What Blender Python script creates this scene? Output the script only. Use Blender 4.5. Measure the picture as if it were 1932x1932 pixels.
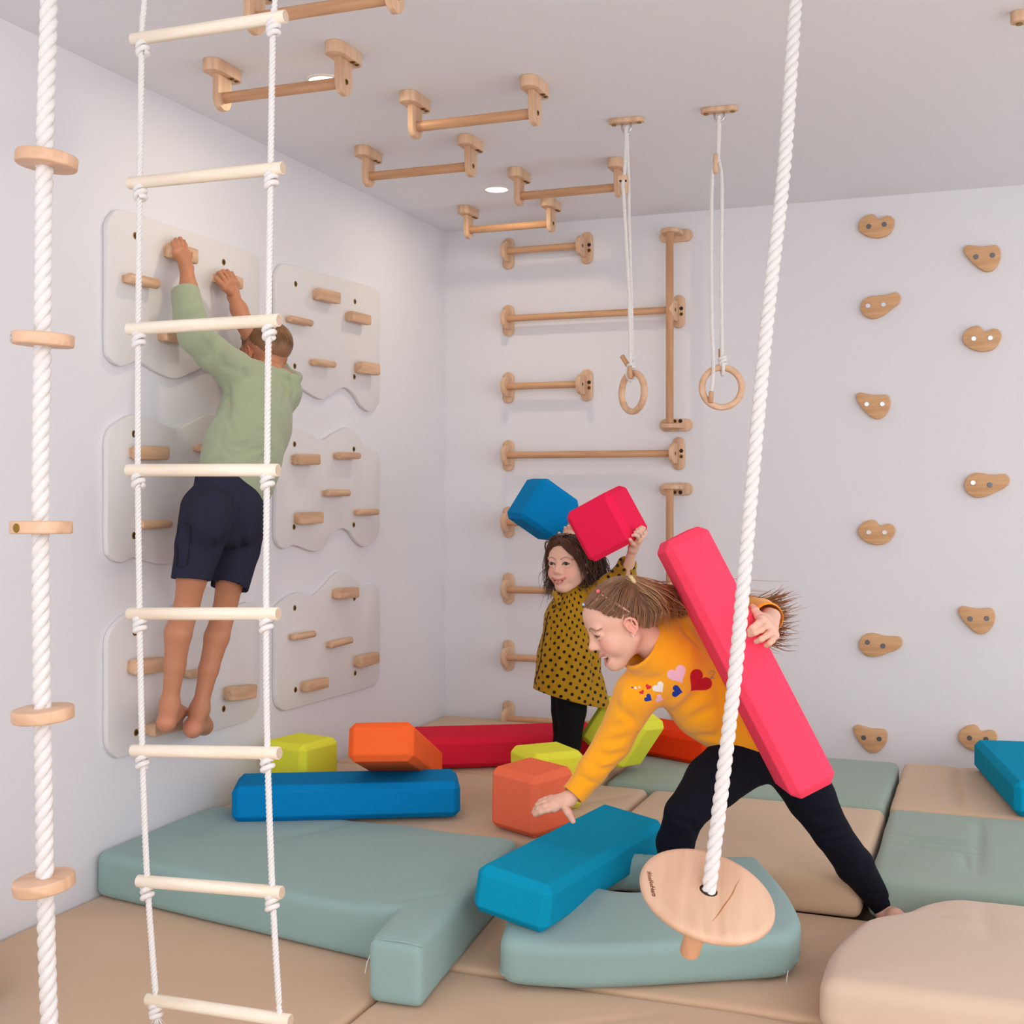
import bpy, bmesh, math, random
import numpy as np
from mathutils import Vector, Matrix, Euler
random.seed(7); np.random.seed(7)
S = bpy.context.scene
COL = S.collection
for o in list(bpy.data.objects): bpy.data.objects.remove(o)

# ---------------------------------------------------------------- camera, world, lights, exposure
FOC = 2361.0; YAW = math.radians(20.87); EYE = 1.21; CXP = 966.0; HYP = 930.0
ROOM_LEFT, ROOM_BACK, ROOM_H = -2.51, 5.657, 2.5
cam = bpy.data.cameras.new('camera'); camo = bpy.data.objects.new('camera', cam); COL.objects.link(camo)
camo.location = (0, 0, EYE); camo.rotation_euler = (math.radians(90), 0, YAW)
cam.sensor_width = 36.0; cam.lens = 36.0*FOC/1932.0; cam.shift_y = -36.0/1932.0; cam.clip_start = 0.05
S.camera = camo
S.view_settings.view_transform = 'Standard'; S.view_settings.look = 'None'
S.view_settings.gamma = 1.0; S.view_settings.use_curve_mapping = False
S.view_settings.exposure = 0.0
W = bpy.data.worlds.new('daylight'); S.world = W; W.use_nodes = True
W.node_tree.nodes['Background'].inputs[0].default_value = (0.965, 0.97, 0.99, 1)
W.node_tree.nodes['Background'].inputs[1].default_value = 1.78

def area_light(name, loc, target, sx, sy, power, col=(1, 1, 1)):
    l = bpy.data.lights.new(name, 'AREA'); l.shape = 'RECTANGLE'; l.size = sx; l.size_y = sy
    l.energy = power; l.color = col
    o = bpy.data.objects.new(name, l); COL.objects.link(o); o.location = loc
    o.rotation_euler = (Vector(target)-Vector(loc)).to_track_quat('-Z', 'Y').to_euler()
    return o
area_light('window_daylight', (3.4, -2.4, 2.5), (-1.2, 4.6, 0.7), 2.8, 1.8, 92, (1.0, 0.98, 0.97))
area_light('window_daylight_side', (0.2, -2.8, 2.2), (-1.5, 4.6, 0.9), 2.0, 1.2, 22, (1.0, 0.98, 0.97))

# ---------------------------------------------------------------- picture geometry -> room coordinates
_F = np.array([-math.sin(YAW), math.cos(YAW), 0]); _R = np.array([math.cos(YAW), math.sin(YAW), 0]); _U = np.array([0, 0, 1.0])
_C = np.array([0, 0, EYE])
def ray(px, py): return _F+_R*((px-CXP)/FOC)+_U*((HYP-py)/FOC)
def at(px, py, t): return _C+ray(px, py)*t
def onz(px, py, z): d = ray(px, py); return _C+d*((z-EYE)/d[2])
def onx(px, py, x): d = ray(px, py); return _C+d*(x/d[0])
def ony(px, py, y): d = ray(px, py); return _C+d*(y/d[1])

# ---------------------------------------------------------------- materials
def lin(c):
    return tuple(((v/255.0)/12.92 if v/255.0 <= 0.04045 else ((v/255.0+0.055)/1.055)**2.4) for v in c)
_M = {}
def mat(name, rgb, rough=0.7, bump=0.0, bscale=60.0, spec=0.3, vary=0.0, vscale=6.0, metal=0.0, sss=0.0, sheen=0.0, vcol=False, stretch=None):
    if name in _M: return _M[name]
    m = bpy.data.materials.new(name); m.use_nodes = True; nt = m.node_tree; b = nt.nodes['Principled BSDF']
    c = lin(rgb)
    b.inputs['Base Color'].default_value = (*c, 1); b.inputs['Roughness'].default_value = rough
    b.inputs['Specular IOR Level'].default_value = spec; b.inputs['Metallic'].default_value = metal
    if sss: 
        b.inputs['Subsurface Weight'].default_value = sss; b.inputs['Subsurface Radius'].default_value = (0.012, 0.005, 0.003); b.inputs['Subsurface Scale'].default_value = 0.6
    if sheen: b.inputs['Sheen Weight'].default_value = sheen; b.inputs['Sheen Roughness'].default_value = 0.6
    tc = nt.nodes.new('ShaderNodeTexCoord')
    src = tc.outputs['Object']
    if stretch:
        mp = nt.nodes.new('ShaderNodeMapping'); mp.inputs['Scale'].default_value = stretch
        nt.links.new(src, mp.inputs['Vector']); src = mp.outputs['Vector']
    col_out = None
    if vcol:
        at_ = nt.nodes.new('ShaderNodeAttribute'); at_.attribute_name = 'Col'; col_out = at_.outputs['Color']
        nt.links.new(col_out, b.inputs['Base Color'])
    if vary:
        n = nt.nodes.new('ShaderNodeTexNoise'); n.inputs['Scale'].default_value = vscale; n.inputs['Detail'].default_value = 5
        nt.links.new(src, n.inputs['Vector'])
        mr = nt.nodes.new('ShaderNodeMapRange'); mr.inputs['From Min'].default_value = 0.3; mr.inputs['From Max'].default_value = 0.7
        mr.inputs['To Min'].default_value = 1-vary; mr.inputs['To Max'].default_value = 1+vary
        nt.links.new(n.outputs['Fac'], mr.inputs['Value'])
        mx = nt.nodes.new('ShaderNodeVectorMath'); mx.operation = 'SCALE'
        if col_out: nt.links.new(col_out, mx.inputs[0])
        else: mx.inputs[0].default_value = c
        nt.links.new(mr.outputs['Result'], mx.inputs['Scale']); nt.links.new(mx.outputs['Vector'], b.inputs['Base Color'])
    if bump:
        n2 = nt.nodes.new('ShaderNodeTexNoise'); n2.inputs['Scale'].default_value = bscale; n2.inputs['Detail'].default_value = 4
        nt.links.new(src, n2.inputs['Vector'])
        bp = nt.nodes.new('ShaderNodeBump'); bp.inputs['Strength'].default_value = bump; bp.inputs['Distance'].default_value = 0.01
        nt.links.new(n2.outputs['Fac'], bp.inputs['Height']); nt.links.new(bp.outputs['Normal'], b.inputs['Normal'])
    _M[name] = m
    return m
def wood(name, rgb, axis=0, rough=0.5, dark=0.82, scale=1.0):
    """wood with grain drawn out along one local axis"""
    if name in _M: return _M[name]
    m = bpy.data.materials.new(name); m.use_nodes = True; nt = m.node_tree; b = nt.nodes['Principled BSDF']
    tc = nt.nodes.new('ShaderNodeTexCoord'); mp = nt.nodes.new('ShaderNodeMapping')
    sc = [22*scale]*3; sc[axis] = 2.2*scale; mp.inputs['Scale'].default_value = sc
    nt.links.new(tc.outputs['Object'], mp.inputs['Vector'])
    n = nt.nodes.new('ShaderNodeTexNoise'); n.inputs['Scale'].default_value = 1.6; n.inputs['Detail'].default_value = 6; n.inputs['Distortion'].default_value = 0.6
    nt.links.new(mp.outputs['Vector'], n.inputs['Vector'])
    r = nt.nodes.new('ShaderNodeValToRGB'); c = lin(rgb)
    r.color_ramp.elements[0].position = 0.34; r.color_ramp.elements[0].color = (c[0]*dark, c[1]*dark*0.94, c[2]*dark*0.88, 1)
    r.color_ramp.elements[1].position = 0.62; r.color_ramp.elements[1].color = (min(c[0]*1.06, 1), min(c[1]*1.06, 1), min(c[2]*1.06, 1), 1)
    nt.links.new(n.outputs['Fac'], r.inputs['Fac']); nt.links.new(r.outputs['Color'], b.inputs['Base Color'])
    b.inputs['Roughness'].default_value = rough; b.inputs['Specular IOR Level'].default_value = 0.35
    n3 = nt.nodes.new('ShaderNodeBump'); n3.inputs['Strength'].default_value = 0.08; n3.inputs['Distance'].default_value = 0.004
    nt.links.new(n.outputs['Fac'], n3.inputs['Height']); nt.links.new(n3.outputs['Normal'], b.inputs['Normal'])
    _M[name] = m
    return m
def glow(name, rgb, s):
    m = bpy.data.materials.new(name); m.use_nodes = True; b = m.node_tree.nodes['Principled BSDF']
    b.inputs['Base Color'].default_value = (*lin(rgb), 1); b.inputs['Emission Color'].default_value = (*lin(rgb), 1); b.inputs['Emission Strength'].default_value = s
    return m

M_WALL = mat('white_wall_paint', (228, 227, 232), 0.85, 0.04, 90, 0.2)
M_CEIL = mat('white_ceiling_paint', (236, 238, 244), 0.9, 0.05, 120, 0.15)
M_PANEL = mat('white_board_lacquer', (223, 220, 220), 0.5, 0, 0, 0.3)
M_BEECH = wood('beech_plywood', (218, 181, 150), 2, 0.5)
M_ROD = wood('beech_rod', (206, 160, 123), 0, 0.45)
M_RODV = wood('beech_rod_upright', (200, 154, 118), 2, 0.45)
M_HOLD = wood('beech_hold', (214, 176, 144), 1, 0.5)
M_PALE = wood('pale_pine', (236, 225, 208), 0, 0.55, 0.92)
M_DISC = wood('beech_disc', (220, 180, 149), 0, 0.4, 0.86)
M_SEAT = wood('beech_seat', (222, 184, 156), 1, 0.42, 0.86, 0.55)
M_STONE = wood('plywood_hold', (212, 168, 125), 0, 0.55, 0.9, 2.0)
M_ROPE = mat('white_cotton_rope', (228, 224, 222), 0.9, 0.25, 400, 0.1)
M_BRASS = mat('brass_bolt', (150, 120, 50), 0.35, metal=0.8)
M_DARK = mat('dark_hole', (54, 36, 26), 0.6)
M_STEEL = mat('steel', (200, 202, 206), 0.28, metal=0.9)
M_STEELD = mat('dark_steel', (110, 112, 118), 0.4, metal=0.7)

# ---------------------------------------------------------------- objects
ROOTLOC = {}
def tag(o, label=None, cat=None, group=None, kind=None):
    if label: o['label'] = label
    if cat: o['category'] = cat
    if group: o['group'] = group
    if kind: o['kind'] = kind
    return o
def thing(name, label, cat, loc, group=None):
    o = bpy.data.objects.new(name, None); COL.objects.link(o); o.location = tuple(loc); o.empty_display_size = 0.05
    ROOTLOC[o] = np.array(loc, float)
    return tag(o, label, cat, group)
def obj(name, verts, faces, m, parent=None, smooth=True, origin=None, label=None, angle=None):
    """link one mesh object; verts in room coordinates"""
    off = ROOTLOC[parent] if parent is not None else (np.array(origin, float) if origin is not None else np.zeros(3))
    v = np.asarray(verts, float)-off
    me = bpy.data.meshes.new(name); me.from_pydata(v.tolist(), [], [list(map(int, f)) for f in faces]); me.update()
    bm = bmesh.new(); bm.from_mesh(me); bmesh.ops.recalc_face_normals(bm, faces=bm.faces); bm.to_mesh(me); bm.free()
    if m: me.materials.append(m)
    o = bpy.data.objects.new(name, me); COL.objects.link(o)
    if parent is not None: o.parent = parent
    else: o.location = tuple(off)
    ROOTLOC[o] = off
    if smooth:
        me.polygons.foreach_set('use_smooth', [True]*len(me.polygons))
        if angle is not None and hasattr(me, 'set_sharp_from_angle'): me.set_sharp_from_angle(angle=angle)
    if label: o['label'] = label
    return o

class MB:
    """collects shapes of ONE part"""
    def __init__(s): s.v = []; s.f = []
    def add(s, v, f):
        n = len(s.v); s.v += [tuple(map(float, p)) for p in v]; s.f += [tuple(i+n for i in q) for q in f]; return s
    def build(s, name, m, parent=None, smooth=True, **k): return obj(name, s.v, s.f, m, parent, smooth, **k)

def frame(d):
    d = np.asarray(d, float); d = d/np.linalg.norm(d)
    a = np.array([0, 0, 1.0]) if abs(d[2]) < 0.9 else np.array([1.0, 0, 0])
    x = np.cross(a, d); x /= np.linalg.norm(x); return x, np.cross(d, x), d
def tube(pts, r, n=10, cap=True):
    pts = np.asarray(pts, float); k = len(pts); rs = np.broadcast_to(np.asarray(r, float), (k,))
    V = []; Fc = []
    tg = np.gradient(pts, axis=0) if k > 2 else np.array([pts[1]-pts[0]]*2)
    x, y, d = frame(tg[0])
    for i in range(k):
        d = tg[i]/(np.linalg.norm(tg[i])+1e-12)
        x = x-d*np.dot(x, d); x /= np.linalg.norm(x); y = np.cross(d, x)
        for j in range(n):
            a = 2*math.pi*j/n; V.append(pts[i]+rs[i]*(math.cos(a)*x+math.sin(a)*y))
    for i in range(k-1):
        for j in range(n):
            Fc.append((i*n+j, i*n+(j+1) % n, (i+1)*n+(j+1) % n, (i+1)*n+j))
    if cap: Fc.append(tuple(range(n))[::-1]); Fc.append(tuple((k-1)*n+j for j in range(n)))
    return V, Fc
def rod(a, b, r, n=20, bev=0.002):
    """round bar with softened ends"""
    a = np.asarray(a, float); b = np.asarray(b, float); d = (b-a)/np.linalg.norm(b-a)
    return tube([a, a+d*bev*0.3, a+d*bev, (a+b)/2, b-d*bev, b-d*bev*0.3, b], [r-bev, r-bev*0.35, r, r, r, r-bev*0.35, r-bev], n)
def resample(pts, step):
    pts = np.asarray(pts, float)
    # catmull-rom through the points
    P = np.vstack([2*pts[0]-pts[1], pts, 2*pts[-1]-pts[-2]]); out = []
    for i in range(1, len(P)-2):
        L = np.linalg.norm(P[i+1]-P[i]); n = max(2, int(L/step))
        for k in range(n):
            t = k/n; a, b, c, e = P[i-1], P[i], P[i+1], P[i+2]
            out.append(0.5*((2*b)+(-a+c)*t+(2*a-5*b+4*c-e)*t*t+(-a+3*b-3*c+e)*t**3))
    out.append(P[-2]); return np.array(out)
def twisted(pts, R, pitch, per=14, n=7, strands=3):
    """laid rope: strands winding round the path, each a real tube"""
    path = resample(pts, pitch/per); mb = MB()
    seg = np.r_[0, np.cumsum(np.linalg.norm(np.diff(path, axis=0), axis=1))]
    tg = np.gradient(path, axis=0); x, y, d = frame(tg[0]); X = []; Y = []
    for t in tg:
        d = t/np.linalg.norm(t); x = x-d*np.dot(x, d); x /= np.linalg.norm(x); X.append(x.copy()); Y.append(np.cross(d, x))
    X = np.array(X); Y = np.array(Y)
    up = 1 if path[-1][2] > path[0][2] else 1
    for s in range(strands):
        a = 2*math.pi*(s/strands+seg/pitch*up); q = path+X*(np.cos(a)*R*0.5)[:, None]+Y*(np.sin(a)*R*0.5)[:, None]
        mb.add(*tube(q, R*0.53, n))
    return mb
def plate(outline, org, ux, uy, depth, bev=0.0, seg=2):
    """prism: outline (2D) in the plane org+ux,uy, pushed 'depth' along ux x uy, with rounded rims"""
    ux = np.asarray(ux, float); uy = np.asarray(uy, float); uz = np.cross(ux, uy); uz /= np.linalg.norm(uz)
    org = np.asarray(org, float); pts = np.asarray(outline, float); n = len(pts)
    # inward offset direction of the outline
    area = 0.5*np.sum(pts[:, 0]*np.roll(pts[:, 1], -1)-np.roll(pts[:, 0], -1)*pts[:, 1]); sg = 1 if area > 0 else -1
    e1 = pts-np.roll(pts, 1, 0); e2 = np.roll(pts, -1, 0)-pts
    n1 = np.stack([-e1[:, 1], e1[:, 0]], 1); n2 = np.stack([-e2[:, 1], e2[:, 0]], 1)
    n1 /= np.linalg.norm(n1, axis=1)[:, None]+1e-12; n2 /= np.linalg.norm(n2, axis=1)[:, None]+1e-12
    nn = n1+n2; nn /= (np.sum(nn*n1, axis=1)[:, None]+1e-9); nn *= sg
    rings = []
    if bev > 0:
        for k in range(seg+1):
            a = math.pi/2*k/seg; rings.append((bev*(1-math.sin(a)), bev*(1-math.cos(a))))
        low = rings; high = [(i, depth-h) for i, h in reversed(rings)]
        rings = low+high
    else: rings = [(0, 0), (0, depth)]
    V = []; Fc = []
    for ins, h in rings:
        for p in pts+nn*ins: V.append(org+ux*p[0]+uy*p[1]+uz*h)
    for i in range(len(rings)-1):
        for j in range(n): Fc.append((i*n+j, i*n+(j+1) % n, (i+1)*n+(j+1) % n, (i+1)*n+j))
    Fc.append(tuple(range(n))[::-1]); Fc.append(tuple((len(rings)-1)*n+j for j in range(n)))
    return V, Fc
def stadium(L, w, n=8):
    r = w/2; out = []
    for k in range(n+1): a = -math.pi/2+math.pi*k/n; out.append((L/2-r+r*math.cos(a), r*math.sin(a)))
    for k in range(n+1): a = math.pi/2+math.pi*k/n; out.append((-L/2+r+r*math.cos(a), r*math.sin(a)))
    return out
def tongue(L, w, n=10):
    """plate outline: square at x=0, round at x=L"""
    r = w/2; out = [(0, -r)]
    for k in range(n+1): a = -math.pi/2+math.pi*k/n; out.append((L-r+r*math.cos(a), r*math.sin(a)))
    out.append((0, r)); return out
def circle(r, n=24): return [(r*math.cos(2*math.pi*k/n), r*math.sin(2*math.pi*k/n)) for k in range(n)]
def roundpoly(pts, r, n=5):
    """round the corners of a 2D polygon; r one radius or one per corner"""
    pts = [np.asarray(p, float) for p in pts]; k = len(pts); out = []
    rr = r if hasattr(r, '__len__') else [r]*k
    for i in range(k):
        p = pts[i]; a = pts[i-1]-p; b = pts[(i+1) % k]-p; la = np.linalg.norm(a); lb = np.linalg.norm(b)
        q = min(rr[i], la*0.45, lb*0.45); a = a/la; b = b/lb
        if q < 1e-6: out.append(p); continue
        s, e = p+a*q, p+b*q
        for j in range(n+1):
            t = j/n; out.append((1-t)**2*s+2*t*(1-t)*p+t*t*e)
    return [tuple(p) for p in out]
def spline(pts, n=6):
    """closed smooth outline through 2D points"""
    P = np.asarray(pts, float); k = len(P); out = []
    for i in range(k):
        a, b, c, e = P[i-1], P[i], P[(i+1) % k], P[(i+2) % k]
        for j in range(n):
            t = j/n; out.append(0.5*((2*b)+(-a+c)*t+(2*a-5*b+4*c-e)*t*t+(-a+3*b-3*c+e)*t**3))
    return out
def rotvec(r):
    r = np.asarray(r, float); a = np.linalg.norm(r)
    return np.array(Matrix.Rotation(a, 3, Vector(r/a))) if a > 1e-9 else np.eye(3)
def ball(c, r, n=12, m=8):
    r = np.broadcast_to(np.asarray(r, float), (3,)); V = [np.array(c)+np.array([0, 0, r[2]])]; Fc = []
    for i in range(1, m):
        for j in range(n):
            a = math.pi*i/m; b = 2*math.pi*j/n
            V.append(np.array(c)+np.array([math.sin(a)*math.cos(b), math.sin(a)*math.sin(b), math.cos(a)])*r)
    V.append(np.array(c)-np.array([0, 0, r[2]]))
    for j in range(n): Fc.append((0, 1+j, 1+(j+1) % n))
    for i in range(m-2):
        for j in range(n): Fc.append((1+i*n+j, 1+(i+1)*n+j, 1+(i+1)*n+(j+1) % n, 1+i*n+(j+1) % n))
    for j in range(n): Fc.append((1+(m-2)*n+j, len(V)-1, 1+(m-2)*n+(j+1) % n))
    return V, Fc
SH = math.radians(35)
# ---------------------------------------------------------------- the room
def box(x0, x1, y0, y1, z0, z1):
    V = [(x, y, z) for x in (x0, x1) for y in (y0, y1) for z in (z0, z1)]
    return V, [(0, 1, 3, 2), (4, 6, 7, 5), (0, 4, 5, 1), (2, 3, 7, 6), (0, 2, 6, 4), (1, 5, 7, 3)]
for nm, bx, m in (('wall_left', (ROOM_LEFT-0.12, ROOM_LEFT, -0.4, ROOM_BACK+0.12, -0.06, ROOM_H), M_WALL),
                  ('wall_back', (ROOM_LEFT, 2.6, ROOM_BACK, ROOM_BACK+0.12, -0.06, ROOM_H), M_WALL),
                  ('ceiling', (ROOM_LEFT-0.12, 2.6, -0.4, ROOM_BACK+0.12, ROOM_H, ROOM_H+0.1), M_CEIL)):
    o = obj(nm, *box(*bx), m, smooth=False); o['kind'] = 'structure'
M_FLOOR = wood('floor_boards', (176, 148, 120), 1, 0.5)
o = obj('floor', *box(ROOM_LEFT-0.12, 2.6, -0.4, ROOM_BACK+0.12, -0.12, -0.06), M_FLOOR, smooth=False); o['kind'] = 'structure'

# recessed ceiling lights
M_LAMP = glow('lamp_diffuser', (255, 244, 226), 6.0)
M_LRING = mat('lamp_ring_white', (238, 234, 230), 0.5)
def downlight(px, py, label):
    c = onz(px, py, ROOM_H); t = thing('ceiling_downlight', label, 'ceiling light', c, 'recessed ceiling lights')
    ring = MB(); n = 32
    for r0, z0 in ((0.056, 0), (0.055, -0.004), (0.048, -0.006), (0.047, -0.002)):
        for k in range(n): ring.v.append((c[0]+r0*math.cos(2*math.pi*k/n), c[1]+r0*math.sin(2*math.pi*k/n), c[2]+z0))
    for i in range(3):
        for k in range(n): ring.f.append((i*n+k, i*n+(k+1) % n, (i+1)*n+(k+1) % n, (i+1)*n+k))
    ring.build('trim_ring', M_LRING, t)
    obj('diffuser', *plate(circle(0.047, 32), c-np.array([0, 0, 0.004]), (1, 0, 0), (0, 1, 0), 0.002), M_LAMP, t, smooth=False)
    l = bpy.data.lights.new('downlight_beam', 'AREA'); l.shape = 'DISK'; l.size = 0.085; l.energy = 2.6; l.color = (1.0, 0.84, 0.58)
    lo = bpy.data.objects.new('downlight_beam', l); COL.objects.link(lo); lo.parent = t; lo.location = (0, 0, -0.012)
downlight(937, 356, 'round lit ceiling light between the bars, near the back wall')
downlight(612, 150, 'round lit ceiling light half hidden behind a wooden bar near the left wall')

# ---------------------------------------------------------------- white climbing boards on the left wall
PX = ROOM_LEFT+0.019
def wall_uv(px, py): p = onx(px, py, PX); return (p[1], p[2])
def hold(kind, a, b, hpx, t):
    A = onx(*a, PX+0.030); B = onx(*b, PX+0.030); ctr = (A+B)/2
    L = abs(B[1]-A[1]); dz = B[2]-A[2]; ang = math.atan2(dz, B[1]-A[1])
    uy = np.array([0, math.cos(ang), math.sin(ang)]); uz = np.array([0, -math.sin(ang), math.cos(ang)])
    d = np.dot(ctr-_C, _F); h = hpx*d/FOC
    mb = MB()
    if kind == 'b':
        o2 = roundpoly([(-L/2, -h/2), (L/2, -h/2), (L/2, h/2), (-L/2, h/2)], 0.009, 3)
        mb.add(*plate(o2, (PX+0.012, ctr[1], ctr[2]), uy, uz, 0.032, 0.006, 2))
    else:
        r = max(h/2, 0.013); c = np.array([PX+0.012+r, ctr[1], ctr[2]])
        mb.add(*rod(c-uy*L/2, c+uy*L/2, r, 18, 0.005))
    hold_ = mb.build('hold', M_HOLD, t, angle=SH)
    o2 = roundpoly([(-L*0.45, -h*0.36), (L*0.45, -h*0.36), (L*0.45, h*0.36), (-L*0.45, h*0.36)], 0.004, 2)
    obj('hold_spacer', *plate(o2, (PX-0.001, ctr[1], ctr[2]), uy, uz, 0.016), M_HOLD, hold_, angle=SH)
    return hold_
def board(label, outline, bolts, holds):
    uv = spline([wall_uv(*p) for p in outline], 5); c = np.mean(uv, 0)
    t = thing('climbing_board', label, 'climbing board', (ROOM_LEFT, c[0], min(p[1] for p in uv)), 'white climbing boards on the left wall')
    obj('panel', *plate(uv, (ROOM_LEFT+0.001, 0, 0), (0, 1, 0), (0, 0, 1), 0.018, 0.0025, 2), M_PANEL, t, angle=SH)
    for b in bolts:
        p = onx(*b, PX); mb = MB().add(*plate(circle(0.0115, 16), (PX-0.002, p[1], p[2]), (0, 1, 0), (0, 0, 1), 0.0032, 0.001, 1))
        bo = mb.build('bolt', M_BRASS, t, angle=SH)
        obj('bolt_socket', *plate(circle(0.0065, 12), (PX, p[1], p[2]), (0, 1, 0), (0, 0, 1), 0.0018), M_DARK, bo, smooth=False)
    for k, a, b, h in holds: hold(k, a, b, h, t)
R_ = 4
board('upper white climbing board with straight top that the boy holds with both hands',
      [(203, 455), (203, 425), (212, 405), (236, 397), (340, 431), (455, 469), (480, 480), (489, 505), (490, 610), (490, 705), (484, 725), (462, 736), (440, 722), (415, 697), (394, 690), (368, 700), (332, 714), (300, 703), (278, 690), (258, 682), (243, 687), (226, 690), (210, 678), (203, 655), (203, 560)],
      [(255.4, 444.8), (422, 494.6), (253, 640)],
      [('p', (242, 524), (297.6, 536), 20), ('b', (320, 471), (369, 485), 29), ('b', (413.6, 522.5), (454, 536), 23), ('b', (309, 632), (352, 640), 22)])
board('upper white climbing board beside the back corner, straight top and wavy bottom edge',
      [(522, 545), (522, 520), (529, 503), (545, 499), (620, 519), (698, 540), (712, 549), (716, 565), (716, 660), (716, 750), (712, 765), (698, 776), (682, 765), (668, 743), (651, 731), (634, 738), (609, 753), (585, 742), (562, 728), (548, 731), (536, 734), (526, 722), (522, 700), (522, 620)],
      [(557.8, 535.7), (669.6, 569), (556, 690.8), (668.5, 711)],
      [('b', (600, 554), (638.6, 563), 22), ('p', (549, 601), (589.7, 610), 13), ('b', (661, 596), (696, 604.4), 19), ('p', (594, 683), (633, 688.3), 12), ('b', (679, 693), (713, 697.5), 22)])
board('middle white climbing board behind the rope ladder, wavy on top and bottom',
      [(203, 860), (203, 835), (210, 810), (228, 795), (254, 783), (285, 792), (333, 809), (362, 797), (395, 783), (420, 795), (448, 825), (468, 830), (482, 836), (490, 855), (490, 940), (490, 1020), (482, 1040), (462, 1050), (440, 1040), (415, 1015), (385, 1008), (355, 1030), (335, 1056), (309, 1065), (282, 1060), (253, 1052), (240, 1057), (228, 1061), (211, 1053), (203, 1030), (203, 940)],
      [(253, 818.6), (253, 1010.4)],
      [('b', (256, 854), (315, 855), 25), ('p', (268, 990), (324, 988), 15), ('b', (376, 845), (415, 846), 14)])
board('middle white climbing board beside the back corner, wavy on top and bottom',
      [(522, 860), (522, 840), (527, 825), (540, 815), (556, 808), (578, 813), (608, 830), (632, 818), (655, 807), (672, 815), (688, 840), (700, 850), (711, 852), (716, 870), (716, 940), (716, 1000), (709, 1018), (686, 1031), (668, 1015), (660, 1003), (644, 997), (628, 1008), (610, 1033), (592.5, 1040), (570, 1033), (553, 1028.5), (536.6, 1035), (526, 1027), (521, 1005), (522, 930)],
      [(555.6, 838), (667.6, 847.4), (554.7, 994.4), (667.4, 990.2)],
      [('b', (560, 867), (600.3, 867), 20), ('p', (639, 859.4), (678.5, 860), 13), ('p', (618, 930), (659.5, 930), 13), ('b', (565, 978), (606, 976.5), 22), ('p', (677, 966.5), (714, 966), 11)])
board("lowest white climbing board under the boy's bare feet, wavy top",
      [(203, 1240), (203, 1215), (210, 1190), (232, 1165), (264, 1149), (285, 1153), (308, 1156), (335, 1140), (365, 1116), (392, 1107), (415, 1118), (441, 1143), (455, 1140), (470, 1136), (484, 1141), (490, 1160), (490, 1250), (490, 1325), (480, 1349), (460, 1362), (350, 1394), (240, 1426), (222, 1429), (208, 1416), (203, 1390), (203, 1310)],
      [(254.6, 1193), (256.8, 1382), (422, 1337.5)],
      [('b', (252, 1259), (308, 1253), 29), ('b', (355, 1273), (392, 1268), 15), ('b', (432, 1309), (480, 1304), 27), ('b', (286, 1378), (340, 1366), 24)])
board('lowest white climbing board beside the back corner, wavy top and straight slanting bottom',
      [(521, 1180), (521, 1160), (526, 1142), (545, 1126), (564, 1117.5), (578, 1120), (594, 1123), (614, 1107), (633, 1085), (648, 1079), (666, 1088), (685, 1107), (697, 1105), (709, 1104), (716, 1120), (717, 1190), (717, 1265), (711, 1288), (695, 1297), (620, 1318), (550, 1338), (534, 1339), (524, 1328), (521, 1300), (521, 1240)],
      [(556, 1147), (668.5, 1128.7), (557.5, 1301.4), (670, 1270)],
      [('b', (636, 1120), (673.5, 1117.5), 20), ('p', (555, 1202), (595, 1196), 12), ('p', (625, 1217), (664, 1207.5), 13), ('b', (677, 1249), (712, 1240.5), 22), ('b', (576, 1296), (616, 1287.4), 20)])

# ---------------------------------------------------------------- wooden bars: ceiling, back wall
def bolt_pair(t, pts, nrm, ux):
    for p, kind in pts:
        uy = np.cross(nrm, ux)
        bo = MB().add(*plate(circle(0.009, 14), np.asarray(p)-np.asarray(nrm)*0.001, ux, uy, 0.003, 0.001, 1)).build('bolt', M_BRASS if kind else M_DARK, t, angle=SH)
        obj('bolt_socket', *plate(circle(0.005, 10), np.asarray(p)+np.asarray(nrm)*0.0015, ux, uy, 0.0015), M_DARK, bo, smooth=False)
def ceiling_bar(pa, pb, label, zz=None):
    A = onz(*pa, zz or ROOM_H); B = onz(*pb, zz or ROOM_H); yc = (A[1]+B[1])/2
    A[1] = B[1] = yc
    t = thing('overhead_bar', label, 'climbing bar', ((A[0]+B[0])/2, yc, ROOM_H), 'wooden bars on the ceiling')
    for P, s in ((A, 1), (B, -1)):
        br = MB().add(*plate(stadium(0.158, 0.058), (P[0], yc, ROOM_H-0.036), (0, 1, 0), (-1, 0, 0), 0.036, 0.003, 2)).build('bracket_base', M_BEECH, t, angle=SH)
        x0 = P[0]+0.010
        am = MB().add(*plate(tongue(0.104, 0.074), (x0, yc, ROOM_H-0.035), (0, 0, -1), (0, -1, 0), 0.020, 0.002, 1))
        am.build('bracket_arm', M_BEECH, t, angle=SH)
        for k in (-0.028, -0.004):
            bolt_pair(t, [((P[0]+0.019, yc+0.05+k, ROOM_H-0.036), 1)], np.array([0, 0, -1.0]), np.array([1.0, 0, 0]))
        if s < 0: bolt_pair(t, [((P[0]+0.010, yc, ROOM_H-0.100), 1)], np.array([1.0, 0, 0]), np.array([0, 1.0, 0]))
    MB().add(*rod((A[0]+0.009, yc, ROOM_H-0.100), (B[0]-0.009, yc, ROOM_H-0.100), 0.0165, 20)).build('rod', M_ROD, t, angle=SH)
ceiling_bar((486, 66), (739, 18), 'wooden ceiling bar cut by the top edge, behind the uppermost ladder rung', 2.365)
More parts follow.
